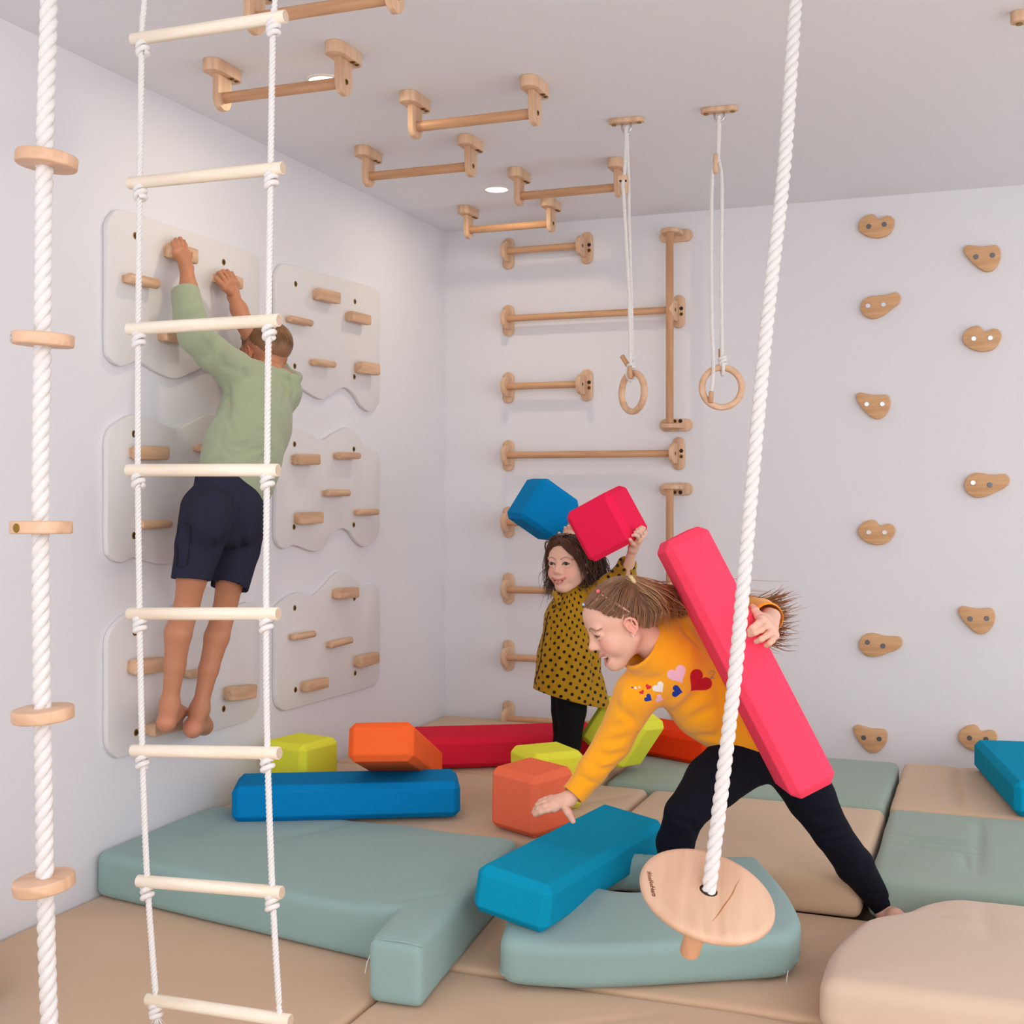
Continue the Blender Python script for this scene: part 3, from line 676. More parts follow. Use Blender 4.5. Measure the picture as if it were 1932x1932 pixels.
block('foam_cube', "lime foam cube tilted on its edge behind the bending girl's sleeve", (-1.327, 4.689, 0.288), (1.44, 0.311, -0.565), (0.212, 0.212, 0.212), F_LIME)
block('foam_brick', 'long crimson foam block behind the small girl, near the back left corner', (-1.834, 4.741, 0.187), (0, 0, 0.514), (0.76, 0.30, 0.119), F_CRIM)
block('foam_brick', 'red orange foam block by the back wall, behind the bending girl', (-1.264, 5.09, 0.190), (0, 0, -0.461), (0.617, 0.22, 0.119), F_RO)
block('foam_brick', 'teal foam block cut off by the right edge, in front of the back wall', (0.119, 4.89, 0.186), (0, 0, 0.185), (0.22, 0.75, 0.118), F_TEAL)
block('foam_cube', "blue foam cube raised over the small girl's head", (-1.726, 4.884, 1.142), (1.255, 0.966, 0.117), (0.2, 0.2, 0.2), F_BLUE)
block('foam_cube', "raspberry red foam cube raised in the small girl's hand", (-1.298, 4.38, 1.1), (1.689, -0.465, 0.289), (0.198, 0.203, 0.2), F_RED)
block('foam_brick', 'long pink foam block carried upright by the bending girl', (-0.585, 3.179, 0.787), (1.136, 1.015, -0.598), (0.708, 0.122, 0.222), F_PINK)
block('foam_cube', 'teal foam cube just showing at the bottom of the left edge', (-2.292, 2.25, 0.101), (0, 0, 0.0), (0.2, 0.2, 0.2), F_TEAL)
# ---------------------------------------------------------------- disc climbing rope
RT = 2.3
t = thing('disc_climbing_rope', 'thick white climbing rope with wooden discs hanging at the left edge', 'climbing rope', at(92, -330, RT))
rp = [at(x, y, RT) for x, y in ((92, -990), (92, -330), (92, 0), (88, 150), (84, 300), (82, 470), (80, 660), (77, 860), (77, 1080), (79, 1300), (83, 1500), (85, 1650), (88, 1790), (93, 1930), (96, 2080))]
rp[0] = np.array([rp[1][0], rp[1][1], ROOM_H-0.02]); rp = [rp[0]]+rp[2:]
twisted(rp, 0.0165, 0.074).build('rope', M_ROPE, t)
def disc_at(t, c, nrm, r, h, m, name='disc', bev=0.004):
    x, y, d = frame(nrm); return obj(name, *plate(circle(r, 40), np.asarray(c)-d*h/2, x, y, h, bev, 3), m, t, angle=SH)
cs_ = _R; up_ = _U
for px, py, tx, ty, bolt in ((88, 303, 0.10, 0.02, 0), (81, 641, 0.06, -0.02, 0), (78, 995, 0.0, 0.02, 1), (81, 1347, -0.06, -0.03, 0), (83, 1666, -0.12, -0.05, 0), (112, 1968, -0.05, -0.05, 0)):
    c = at(px, py, RT); n = up_+cs_*tx+_F*ty
    d = disc_at(t, c, n, 0.0555, 0.0235, M_DISC)
    if bolt:
        p = at(51, 995, RT-0.052); x, y, dd = frame(-_F)
        q = c+(_R*(-0.027)-_F*0.0485); nn = (_R*(-0.027)-_F*0.0485); nn /= np.linalg.norm(nn); x, y, dd = frame(nn)
        obj('set_screw', *plate(circle(0.0085, 14), c+nn*0.0545, x, y, 0.0018, 0.0006, 1), M_BRASS, d, angle=SH)
    if bolt == 0 and py == 641:
        nn = _R*(-0.85)-_F*0.53; x, y, dd = frame(nn); obj('set_screw', *plate(circle(0.0065, 12), c+nn*0.0548, x, y, 0.0018, 0.0006, 1), M_STEEL, d, angle=SH)

# ---------------------------------------------------------------- rope ladder
YL = 2.12
M_GRAIN = mat('end_grain', (206, 184, 162), 0.8, 0.05, 300, 0.2, 0.08, 200)
L3 = lambda x, y: ony(x, y, YL)
t = thing('rope_ladder', 'white rope ladder with pale wooden rungs hanging in front of the boy', 'rope ladder', L3(390, -300))
rungs = [((250, 75), (539, 31)), ((244, 346), (534, 317)), ((242, 621), (527, 604)), ((241, 887), (525, 887)), ((243, 1158), (525, 1158)), ((250, 1416), (527, 1421)), ((261, 1662), (532, 1684)), ((278, 1885), (548, 1926))]
lx = [(272, -300), (272, 0), (268, 60), (264, 330), (261, 600), (260, 870), (263, 1140), (268, 1400), (277, 1645), (293, 1870), (295, 1900)]
rx = [(518, -300), (518, 0), (515, 40), (511, 300), (507, 590), (504, 860), (502, 1130), (504, 1390), (513, 1660), (526, 1890), (529, 1922)]
for pts, nm in ((lx, 'rope'), (rx, 'rope')):
    top = L3(*pts[1]); P = [np.array([L3(*pts[0])[0], YL, ROOM_H-0.01])]+[L3(*q) for q in pts[1:]]
    twisted(P, 0.0066, 0.026, per=9, n=6).build(nm, M_ROPE, t)
def knot(c, r, t, seed):
    rr = random.Random(seed); mb = MB(); a0 = rr.uniform(0, 6.28); pts = []
    for k in range(46):
        a = a0+2*math.pi*2.3*k/45; w = k/45
        pts.append(np.array(c)+_R*(math.cos(a)*r*1.25+rr.uniform(-.05, .05)*r)-_F*(math.sin(a)*r*1.05)+_U*(r*1.5*math.cos(w*math.pi)+0.5*r*math.sin(a+0.7)))
    pts = resample(pts, 0.003); s_ = []
    mb.add(*tube(pts, r*0.78, 8)); return mb.build('knot', M_ROPE, t)
for k, (a, b) in enumerate(rungs):
    A = L3(*a); B = L3(*b); ang = (B-A)/np.linalg.norm(B-A)
    rg = MB().add(*rod(A, B, 0.0128, 24, 0.0015)).build('rung', M_PALE, t, angle=SH)
    ex, ey, ed_ = frame(ang)
    for P_, s_ in ((B, 1), (A, -1)): obj('end_grain', *plate(circle(0.0112, 20), P_+ang*(0.0001 if s_ > 0 else -0.0005), ex, ey, 0.0004), M_GRAIN, rg, smooth=False)
    for s, (rxx, d) in enumerate(((lx, 1), (rx, 1))):
        q = rxx[k+2]; y = (a[1]+(b[1]-a[1])*(q[0]-a[0])/(b[0]-a[0]))
        knot(L3(q[0]+1, y+20), 0.0075, t, k*2+s)
# frayed ends below the last rung
for q in ((297, 1912), (531, 1950)):
    e = L3(*q); mb = MB(); rr = random.Random(q[0])
    for j in range(26):
        a = rr.uniform(0, 6.28); s = rr.uniform(0.2, 1); dz = rr.uniform(0.02, 0.032)
        mb.add(*tube([e, e+np.array([math.cos(a)*0.006*s, math.sin(a)*0.006*s, -dz*0.5]), e+np.array([math.cos(a)*0.015*s+0.003, math.sin(a)*0.015*s, -dz])], [0.0016, 0.0014, 0.0008], 5))
    mb.build('frayed_end', M_ROPE, t)

# ---------------------------------------------------------------- disc swing
t = thing('disc_swing', 'round wooden swing seat hanging on a thick white rope', 'swing', at(1520, -180, 2.95))
sp = [(1512, -110, 2.88), (1501, 0, 2.86), (1481, 300, 2.82), (1453, 553, 2.78), (1435, 735, 2.75), (1417, 934, 2.72), (1403, 1100, 2.69), (1391, 1232, 2.67), (1375, 1377, 2.65), (1353, 1558, 2.62), (1339, 1668, 2.60), (1336, 1690, 2.597)]
P = [at(*q) for q in sp]; e = (P[0]-P[2])/np.linalg.norm(P[0]-P[2]); P = [P[0]+e*((ROOM_H-0.01-P[0][2])/e[2])]+P
twisted(P, 0.0158, 0.072).build('rope', M_ROPE, t)
sc = at(1334, 1689, 2.6); eye = _C-sc; eye /= np.linalg.norm(eye)
rv_ = np.cross(eye, _U); rv_ = -rv_/np.linalg.norm(rv_); uv_ = np.cross(eye, rv_)
if uv_[2] < 0: uv_ = -uv_
if rv_ @ _R < 0: rv_ = -rv_
n_ = 0.585*eye+0.811*(0.30*rv_+0.954*uv_); n_ /= np.linalg.norm(n_)
gx = rv_-n_*(rv_@n_); gx /= np.linalg.norm(gx); gy = np.cross(n_, gx)
RS = 0.1435
mb = MB(); prof = [(0.0, 0.0125), (0.019, 0.0125), (0.125, 0.0125), (0.136, 0.0108), (0.1415, 0.006), (RS, 0.0), (0.1415, -0.006), (0.136, -0.0108), (0.125, -0.0125), (0.0, -0.0125)]
prof = prof[1:-1]; n = 72
for r_, z_ in prof:
    for k in range(n): a = 2*math.pi*k/n; mb.v.append(tuple(gx*r_*math.cos(a)+gy*r_*math.sin(a)+n_*z_))
for i in range(len(prof)-1):
    for k in range(n): mb.f.append((i*n+k, i*n+(k+1) % n, (i+1)*n+(k+1) % n, (i+1)*n+k))
mb.f.append(tuple((len(prof)-1)*n+k for k in range(n)))
Q = np.array([gx, gy, n_])
seat = obj('seat', np.array(mb.v)@Q.T, mb.f, M_SEAT, t, angle=math.radians(40))
me = seat.data; me.transform(Matrix.Identity(4))
seat.matrix_local = Matrix.Translation(Vector(sc-ROOTLOC[t]))@Matrix(((gx[0], gy[0], n_[0]), (gx[1], gy[1], n_[1]), (gx[2], gy[2], n_[2]))).to_4x4()
for v in me.vertices: v.co = v.co+Vector(ROOTLOC[t])
M_BURN = mat('burnt_lettering', (116, 66, 34), 0.8)
# dark bore round the rope
def on_seat(name, outline, z0, h, m):
    v, f = plate(outline, (0, 0, z0), (1, 0, 0), (0, 1, 0), h)
    ob = obj(name, v, f, m, None, smooth=False); ob.parent = seat; return ob
on_seat('rope_bore', circle(0.0176, 24), 0.0121, 0.0008, M_DARK)
crk = [(-0.052, -0.098), (-0.030, -0.072), (-0.008, -0.040), (0.012, -0.014), (0.028, 0.010), (0.040, 0.036), (0.058, 0.064)]
crk = [(0.024+0.55*a+0.012, b+0.002) for a, b in crk]
w_ = [0.0003, 0.0012, 0.0016, 0.0012, 0.0014, 0.0010, 0.0002]
on_seat('grain_crack', [(a-w, b) for (a, b), w in zip(crk, w_)]+[(a+w, b) for (a, b), w in reversed(list(zip(crk, w_)))], 0.0122, 0.0005, mat('grain_crack', (176, 112, 72), 0.6))
cu = bpy.data.curves.new('lettering', 'FONT'); cu.body = 'WoodAndHearts'; cu.size = 0.0125; cu.extrude = 0.0002; cu.space_character = 0.92; cu.shear = 0.2; cu.offset = 0.0001
tx = bpy.data.objects.new('lettering_tmp', cu); COL.objects.link(tx); bpy.context.view_layer.update()
me = bpy.data.meshes.new_from_object(tx.evaluated_get(bpy.context.evaluated_depsgraph_get())); bpy.data.objects.remove(tx)
me.materials.append(M_BURN); lt = bpy.data.objects.new('engraved_lettering', me); COL.objects.link(lt); lt.parent = seat
def seat_xy(px, py):
    d = ray(px, py); p = _C+d*((np.dot(sc+n_*0.0125-_C, n_))/np.dot(d, n_)); q = p-sc; return np.array([q@gx, q@gy])
l0 = seat_xy(1220, 1643); l1 = seat_xy(1231, 1691); ld = l1-l0; la = math.atan2(ld[1], ld[0])
wx = max(v.co.x for v in me.vertices); k_ = np.linalg.norm(ld)/wx
for v in me.vertices: v.co = (v.co.x*k_, v.co.y*k_*1.15, v.co.z)
lt.location = (l0[0], l0[1], 0.0127); lt.rotation_euler = (0, 0, la)
lt['label'] = 'burnt-in lettering near the rim'
kn = sc-n_*0.013
MB().add(*rod(kn, sc-n_*0.158, 0.0215, 24, 0.008)).build('end_knob', wood('beech_knob', (226, 176, 138), 2, 0.4), t, angle=SH)

# ---------------------------------------------------------------- hanging rings
def ring_set(mpx, rpx, yaw, label, adj, legs, toggles, knotp, Yr):
    m0 = onz(*mpx, ROOM_H); t = thing('hanging_ring', label, 'gym ring', m0, 'hanging wooden rings')
    Y3 = lambda x, y, dy=0: ony(x, y, m0[1]+dy)
    mt = MB().add(*plate(stadium(0.125, 0.042), (m0[0], m0[1], ROOM_H-0.016), (1, 0.06, 0), (-0.06, 1, 0), 0.016, 0.003, 2)).build('ceiling_mount', M_BEECH, t, angle=SH)
    for sx in (-0.045, 0.045):
        obj('bolt', *plate(circle(0.0075, 12), (m0[0]+sx, m0[1], ROOM_H-0.0175), (1, 0, 0), (0, -1, 0), 0.003), M_BRASS, mt, smooth=False)
    up = [np.array([m0[0]+0.016*math.cos(a), m0[1], ROOM_H-0.030+0.018*math.sin(a)]) for a in np.linspace(0, -math.pi, 13)]
    up = [up[0]+np.array([0, 0, 0.017])]+up+[up[-1]+np.array([0, 0, 0.017])]
    MB().add(*tube(up, 0.0034, 10)).build('steel_staple', M_STEEL, mt)
    for L in legs:
        twisted([Y3(x, y, d) for x, y, d in L], 0.0066, 0.022, per=8, n=6).build('rope', M_ROPE, t)
    # adjuster plate with three holes
    c = Y3(adj[0], adj[1], -0.006); a = adj[2]; ux = np.array([math.cos(a), math.sin(a), 0]); lean = adj[3]
    uy = np.array([0, 0, -1.0])+ux*lean; uy /= np.linalg.norm(uy)
    o2 = roundpoly([(-0.021, -0.034), (0.021, -0.034), (0.014, 0.034), (-0.014, 0.034)], [0.018, 0.018, 0.012, 0.012], 6)
    ad = obj('rope_adjuster', *plate(o2, c-np.cross(ux, uy)*0.007, ux, uy, 0.014, 0.003, 2), M_BEECH, t, angle=SH)
    for sx, sz in ((-0.009, -0.012), (0.009, -0.012), (0.0, 0.022)):
        w_n = np.cross(ux, uy)
        obj('rope_hole', *plate(circle(0.0042, 12), c+ux*sx+uy*sz+w_n*0.0068, ux, uy, 0.0006), M_DARK, ad, smooth=False)
        obj('rope_hole', *plate(circle(0.0042, 12), c+ux*sx+uy*sz-w_n*0.0074, ux, uy, 0.0006), M_DARK, ad, smooth=False)
    # ring
    rc = Y3(*rpx, Yr); ux = np.array([math.cos(yaw), math.sin(yaw), 0]); uz = np.array([0, 0, 1.0]); nn = np.cross(ux, uz)
    mb = MB(); n1, n2 = 64, 14; R0, w, d = 0.0665, 0.0112, 0.0102
    for i in range(n1):
        a = 2*math.pi*i/n1; er = ux*math.cos(a)+uz*math.sin(a)
        for j in range(n2):
            b = 2*math.pi*j/n2; cc, ss = math.cos(b), math.sin(b)
            sq = 1/max(abs(cc)**4+abs(ss)**4, 1e-6)**0.25
            mb.v.append(tuple(rc+er*(R0+w*cc*sq*0.95)+nn*(d*ss*sq*0.95)))
    for i in range(n1):
        for j in range(n2): mb.f.append((i*n2+j, i*n2+(j+1) % n2, ((i+1) % n1)*n2+(j+1) % n2, ((i+1) % n1)*n2+j))
    mb.build('ring', M_DISC, t)
    for (x0, y0), (x1, y1), d in toggles:
        MB().add(*rod(Y3(x0, y0, d), Y3(x1, y1, d), 0.0085, 16, 0.002)).build('rope_toggle', M_ROD, t, angle=SH)
    kc = Y3(*knotp, Yr); knot(kc, 0.0078, t, 91)
    lp = [kc+np.array([0, 0, -0.004])+nn*0.013, kc-np.array([0, 0, 0.024])+nn*0.0165, kc-np.array([0, 0, 0.041])+nn*0.004, kc-np.array([0, 0, 0.041])-nn*0.004, kc-np.array([0, 0, 0.024])-nn*0.0165, kc+np.array([0, 0, -0.004])-nn*0.013]
    MB().add(*tube(resample(lp, 0.004), 0.006, 8)).build('ring_loop', M_ROPE, t)
ring_set((1182, 224), (1194, 740), math.radians(20.87-60), 'left hanging wooden ring, turned so that it looks narrow', (1176, 349, 0.25, 0.05),
         [[(1181, 238, 0), (1180, 290, 0), (1178, 333, 0), (1175, 349, -0.02), (1177, 375, -0.02), (1181, 450, -0.01), (1187, 560, 0), (1190, 690, -0.015)],
          [(1183, 238, 0), (1184, 290, 0.01), (1186, 345, 0.015), (1187, 420, 0.01), (1191, 560, 0.01), (1193, 680, 0.0)]],
         [((1173, 671), (1185, 690), 0.01), ((1188, 692), (1190, 714), -0.028)], (1190, 695), 0.0)
ring_set((1357, 203), (1362, 731), math.radians(20.87), 'right hanging wooden ring, seen face on', (1350, 309, 1.80, -0.08),
         [[(1356, 218, 0), (1355, 260, 0), (1354, 300, 0), (1348, 312, -0.012), (1344, 330, -0.012), (1342, 450, -0.012), (1343, 600, -0.015), (1346, 690, -0.025), (1342, 742, -0.03)],
          [(1358, 218, 0), (1357, 260, 0.008), (1356, 300, 0.012), (1362, 345, 0.01), (1361, 500, 0), (1362, 676, 0.0)]],
         [((1342, 738), (1341, 760), -0.03), ((1360, 658), (1360, 674), 0.016)], (1363, 683), 0.0)
# plywood mount at the top right corner
m0 = onz(1932, 22, ROOM_H)
t = thing('ceiling_mount', 'small beech mount on the ceiling cut off by the top right corner', 'ceiling mount', m0)
MB().add(*plate(stadium(0.125, 0.042), (m0[0]+0.028, m0[1], ROOM_H-0.030), (1, 0.06, 0), (-0.06, 1, 0), 0.030, 0.003, 2)).build('plate', M_BEECH, t, angle=SH)
obj('bolt', *plate(circle(0.0085, 12), (m0[0]-0.012, m0[1], ROOM_H-0.0315), (1, 0, 0), (0, -1, 0), 0.003), M_BRASS, t, smooth=False)
# ---------------------------------------------------------------- people: shared builders
CAMT = -_F
def rot_to(R3): return np.asarray(R3)
def n_(v): v = np.asarray(v, float); return v/np.linalg.norm(v)
class Head:
    """child's head: axes f (face), l (left), u (up); unit = head height"""
    def __init__(s, c, f, u, H, mouth='smile', long=1.0):
        s.c = np.asarray(c, float); s.f = n_(f); s.u = n_(np.asarray(u, float)-s.f*np.dot(u, s.f)); s.l = np.cross(s.u, s.f); s.H = H; s.m = mouth; s.B = np.stack([s.f, s.l, s.u], 1); s.long = long
    def p(s, f, l, u): return s.c+s.H*(s.f*f+s.l*l+s.u*u)
    def loc(s, V): return ((np.asarray(V)-s.c)@s.B)/s.H
    def E(s, F, c, r, k=0.06, op='u', rx=None):
        B = s.B if rx is None else s.B@rx
        F.ell(s.p(*c), np.array(r)*s.H, B, k*s.H, op)
    def C(s, F, a, b, ra, rb, k=0.04, op='u'): F.cone(s.p(*a), s.p(*b), ra*s.H, rb*s.H, k*s.H, op)
    def build(s, F):
        s.E(F, (-0.08*s.long, 0, 0.12), (0.43*s.long, 0.375, 0.375))
        s.E(F, (0.12, 0, 0.16), (0.27, 0.31, 0.25), 0.10)
        s.E(F, (0.09, 0, -0.13), (0.305, 0.29, 0.34), 0.08)
        for g in (-1, 1):
            s.C(F, (-0.02, 0.25*g, -0.22), (0.22, 0.07*g, -0.42), 0.085, 0.075, 0.09)
            s.E(F, (0.235, 0.165*g, -0.17), (0.13, 0.12, 0.13), 0.10)
            s.E(F, (0.335, 0.15*g, 0.105), (0.05, 0.11, 0.035), 0.07)
        s.E(F, (0.265, 0, -0.42), (0.105, 0.105, 0.085), 0.10)
        # eye sockets, then lids
        for g in (-1, 1):
            s.E(F, (0.425, 0.15*g, 0.005), (0.075, 0.085, 0.05), 0.05, 's')
        # nose
        s.C(F, (0.375, 0, 0.04), (0.455, 0, -0.115), 0.030, 0.040, 0.07)
        s.E(F, (0.455, 0, -0.125), (0.050, 0.048, 0.042), 0.04)
        for g in (-1, 1): s.E(F, (0.405, 0.055*g, -0.145), (0.045, 0.032, 0.030), 0.035)
        for g in (-1, 1): s.E(F, (0.435, 0.024*g, -0.170), (0.02, 0.014, 0.014), 0.012, 's')
        # mouth
        s.E(F, (0.345, 0, -0.275), (0.06, 0.13, 0.09), 0.08)
        arc = [(-1.0, 0.030), (-0.6, -0.004), (0, -0.016), (0.6, -0.004), (1.0, 0.030)]
        if s.m == 'smile':
            w = 0.135
            up = [(0.405-0.060*abs(x)**1.6, w*x, -0.262+y) for x, y in arc]; lo = [(0.402-0.058*abs(x)**1.6, w*x, -0.300+y*1.9-0.012*(1-abs(x))) for x, y in arc]
            for q in (up, lo):
                for a, b in zip(q[:-1], q[1:]): s.C(F, a, b, 0.018, 0.018, 0.025)
            for a, b in zip(up[:-1], up[1:]):
                d = np.array([0.01, 0, -0.024]); s.C(F, np.array(a)+d, np.array(b)+d, 0.012, 0.012, 0.006, 's')
            s.lips = up+lo; s.slot = [np.array(a)+np.array([0.0, 0, -0.024]) for a in up]
        elif s.m == 'laugh':
            w = 0.142
            s.E(F, (0.36, 0, -0.37), (0.07, 0.12, 0.07), 0.06); s.E(F, (0.30, 0, -0.455), (0.105, 0.10, 0.08), 0.06)
            s.E(F, (0.41, 0, -0.325), (0.14, 0.138, 0.064), 0.02, 's')
            up = [(0.428-0.098*abs(x)**1.6, w*x, -0.256+y*0.8) for x, y in arc]; lo = [(0.400-0.072*abs(x)**1.6, w*x, -0.402+0.125*x*x) for x, y in arc]
            for q in (up, lo):
                for a, b in zip(q[:-1], q[1:]): s.C(F, a, b, 0.019, 0.019, 0.02)
            s.lips = up+lo; s.slot = [(0.33, 0, -0.32)]
        else: s.lips = []; s.slot = []
        # ears
        for g in (-1, 1):
            a = 0.35; rx = np.array([[math.cos(a), 0, math.sin(a)], [0, 1, 0], [-math.sin(a), 0, math.cos(a)]])@np.array([[math.cos(0.35*g), -math.sin(0.35*g), 0], [math.sin(0.35*g), math.cos(0.35*g), 0], [0, 0, 1]])
            s.E(F, (-0.030, 0.376*g, -0.05), (0.072, 0.022, 0.108), 0.02, 'u', rx)
            hx = [(0.035, 0.365, -0.02), (0.030, 0.385, 0.035), (-0.005, 0.400, 0.068), (-0.055, 0.412, 0.060), (-0.095, 0.420, 0.015), (-0.100, 0.418, -0.045), (-0.075, 0.410, -0.100), (-0.035, 0.395, -0.140), (-0.005, 0.385, -0.160)]
            for q, w in zip(hx[:-1], hx[1:]): s.C(F, (q[0], q[1]*g, q[2]), (w[0], w[1]*g, w[2]), 0.017, 0.017, 0.010)
            s.C(F, (-0.055, 0.400*g, 0.02), (-0.060, 0.400*g, -0.07), 0.012, 0.012, 0.012)
            s.E(F, (-0.020, 0.402*g, -0.055), (0.028, 0.018, 0.045), 0.010, 's', rx)
            s.E(F, (0.020, 0.385*g, -0.065), (0.018, 0.016, 0.026), 0.012, 'u', rx)
            s.E(F, (0.005, 0.365*g, -0.150), (0.032, 0.022, 0.032), 0.02)
        # lids over the eyeballs: a narrow almond left open
        for g in (-1, 1):
            for q, t in ((s.lid(g, 1), 0.026), (s.lid(g, -1), 0.024)):
                for a, b in zip(q[:-1], q[1:]): s.C(F, a, b, t, t, 0.02)
    opening = 0.022; browa = 0.75
    def lid(s, g, up):
        o = s.opening; out = []
        for x in (-1, -0.6, -0.2, 0.2, 0.6, 1):
            z = (o+0.023)*(1-x*x*0.75) if up > 0 else -(o*0.55+0.020)*(1-x*x*0.8)
            if up < 0: z += 0.004
            out.append((0.362-0.030*x*x-0.012*(x*1.0), 0.15*g+0.072*x*g, 0.004+z))
        return out
    def paint(s, V, base, lips=(190, 95, 90), brow=(110, 80, 58), lash=(60, 42, 34), blush=0.5):
        L = s.loc(V); col = np.tile(np.array(lin(base)), (len(V), 1))
        def blot(c, r, rgb, a):
            nonlocal col
            d = np.linalg.norm((L-np.array(c))/np.array(r), axis=1); w = (a*np.clip(1.25-d, 0, 0.5)*2)[:, None]; w = np.clip(w, 0, 1)
            col = col*(1-w)+np.array(lin(rgb))*w
        warm = tuple(np.clip(np.array(base)*np.array([1.0, 0.80, 0.80]), 0, 255))
        for g in (-1, 1):
            blot((0.30, 0.17*g, -0.15), (0.16, 0.11, 0.10), warm, blush); blot((-0.03, 0.40*g, -0.03), (0.12, 0.06, 0.14), warm, 0.5)
        blot((0.48, 0, -0.14), (0.06, 0.05, 0.04), warm, 0.4)
        h_ = len(s.lips)//2
        for q in (s.lips[:h_], s.lips[h_:]):
            for a, b in zip(q[:-1], q[1:]):
                for t in np.linspace(0, 1, 6): blot(np.array(a)*(1-t)+np.array(b)*t+np.array([0.008, 0, 0]), (0.045, 0.025, 0.021), lips, 0.38)
        for q in s.slot: blot(q, (0.045, 0.09 if s.m == 'laugh' else 0.022, 0.045 if s.m == 'laugh' else 0.012), (96, 30, 30), 0.9)
        for g in (-1, 1):
            for x in np.linspace(-1, 1, 9): blot((0.385-0.06*max(0, x)**2, 0.155*g+0.10*x*g, 0.120-0.03*x*x+0.012*(1-abs(x))), (0.07, 0.020, 0.014), brow, s.browa)
            q = s.lid(g, 1)
            for a, b in zip(q[:-1], q[1:]):
                for t in (0, 0.5): e = np.array(a)*(1-t)+np.array(b)*t; blot((e[0]+0.02, e[1], e[2]-0.022), (0.03, 0.02, 0.010), lash, 0.9)
            for a in s.lid(g, -1): blot((a[0]+0.02, a[1], a[2]+0.018), (0.03, 0.02, 0.008), lash, 0.35)
        return col
    def eyes(s, parent, iris=(70, 48, 36), look=(1, 0, 0)):
        for g in (-1, 1):
            c = s.p(0.315, 0.15*g, 0.006); r = 0.068*s.H
            V, Fq = ball(c, r, 20, 14); L = (np.array(V)-c)@s.B/r; d = L@n_(look)
            col = np.tile(np.array(lin((232, 226, 222))), (len(V), 1)); col[d > 0.74] = lin(iris); col[d > 0.90] = lin((14, 10, 10))
            o = obj('eye', V, Fq, mat('eye', (240, 240, 240), 0.12, spec=0.6, vcol=True), parent)
            ca = o.data.color_attributes.new('Col', 'FLOAT_COLOR', 'POINT'); c4 = np.ones((len(V), 4), np.float32); c4[:, :3] = col; ca.data.foreach_set('color', c4.ravel())
def hand(F, wrist, rw, knuckles, fingers, thumb, rf=0.0075, k=0.006, rp=0.011):
    """palm from wrist to four knuckles, each finger its own bent chain"""
    for kn in knuckles: F.cone(wrist, kn, rw*0.8, rp, 0.012)
    for a, b in zip(knuckles[:-1], knuckles[1:]): F.cone(a, b, rp*0.95, rp*0.95, 0.008)
    for q in fingers:
        rr = np.linspace(rf*1.08, rf*0.86, len(q))
        for i in range(len(q)-1): F.cone(q[i], q[i+1], rr[i], rr[i+1], k*0.5)
    rr = np.linspace(rf*1.45, rf*0.98, len(thumb))
    for i in range(len(thumb)-1): F.cone(thumb[i], thumb[i+1], rr[i], rr[i+1], 0.006)
def A(*q): return at(*q)
M_SKIN = {}
def skin(name, rgb):
    m = mat(name, rgb, 0.5, 0.05, 300, 0.35, sss=0.12, vcol=True); return m
def strands(name, curves, m, parent, n, jit, r, seed, wave=0.0, freq=3.0, tint=None, base=(90, 60, 40), fly=1.0, sides=4, seg=14, label=None, proj=None):
    """locks of hair: many tapering strands between guide curves"""
    rs = np.random.RandomState(seed); V = []; Fq = []; C_ = []; b0 = np.array(lin(base)); G = [resample_n(c, seg) for c in curves]
    for i in range(n):
        a = rs.randint(len(G)); b = min(max(a+rs.choice([-1, 1]), 0), len(G)-1); t = rs.rand()*0.6
        P = G[a]*(1-t)+G[b]*t; s = np.linspace(0, 1, seg)
        off = rs.normal(size=3)*jit; off2 = rs.normal(size=3)*jit*fly; ph = rs.uniform(0, 6.28, 3); am = rs.uniform(0.5, 1.3)
        P = P+off*(0.35+0.65*s[:, None])+off2*(s[:, None]**2)+wave*am*np.stack([np.sin(freq*6.28*s+ph[q]) for q in range(3)], 1)*(0.15+s[:, None])
        L = rs.uniform(0.7, 1.0); P = np.array([[np.interp(x*L, s, P[:, q]) for q in range(3)] for x in s])
        if proj is not None: P = proj(P)
        rr = r*rs.uniform(0.6, 1.3)*np.clip(1.15-s**2.2, 0.10, 1)
        v, f = tube(P, rr, sides, cap=False); n0 = len(V); V += v; Fq += [tuple(j+n0 for j in q) for q in f]
        c = b0*rs.uniform(0.65, 1.45); C_ += [c]*len(v)
    o = obj(name, V, Fq, m, parent, label=label)
    ca = o.data.color_attributes.new('Col', 'FLOAT_COLOR', 'POINT'); c4 = np.ones((len(V), 4), np.float32); c4[:, :3] = np.array(C_); ca.data.foreach_set('color', c4.ravel())
    return o
def resample_n(pts, n):
    P = resample(pts, 0.004); s = np.r_[0, np.cumsum(np.linalg.norm(np.diff(P, axis=0), axis=1))]; q = np.linspace(0, s[-1], n)
    return np.stack([np.interp(q, s, P[:, i]) for i in range(3)], 1)
def hairmat(name): 
    return mat(name, (90, 60, 40), 0.42, 0, 0, 0.45, vcol=True)
def knit(name, rgb): return mat(name, rgb, 0.9, 0.12, 1100, 0.12, 0.03, 5.0, sheen=0.25)
def surf_disp(F, fn, band=0.03):
    """push the surface in and out by fn(P) where it is near the surface"""
    ax = [F.lo[i]+F.h*np.arange(F.n[i]) for i in range(3)]
    m = np.abs(F.d) < band; idx = np.argwhere(m)
    P = (F.lo+F.h*idx).astype(np.float32); F.d[m] += fn(P).astype(np.float32)
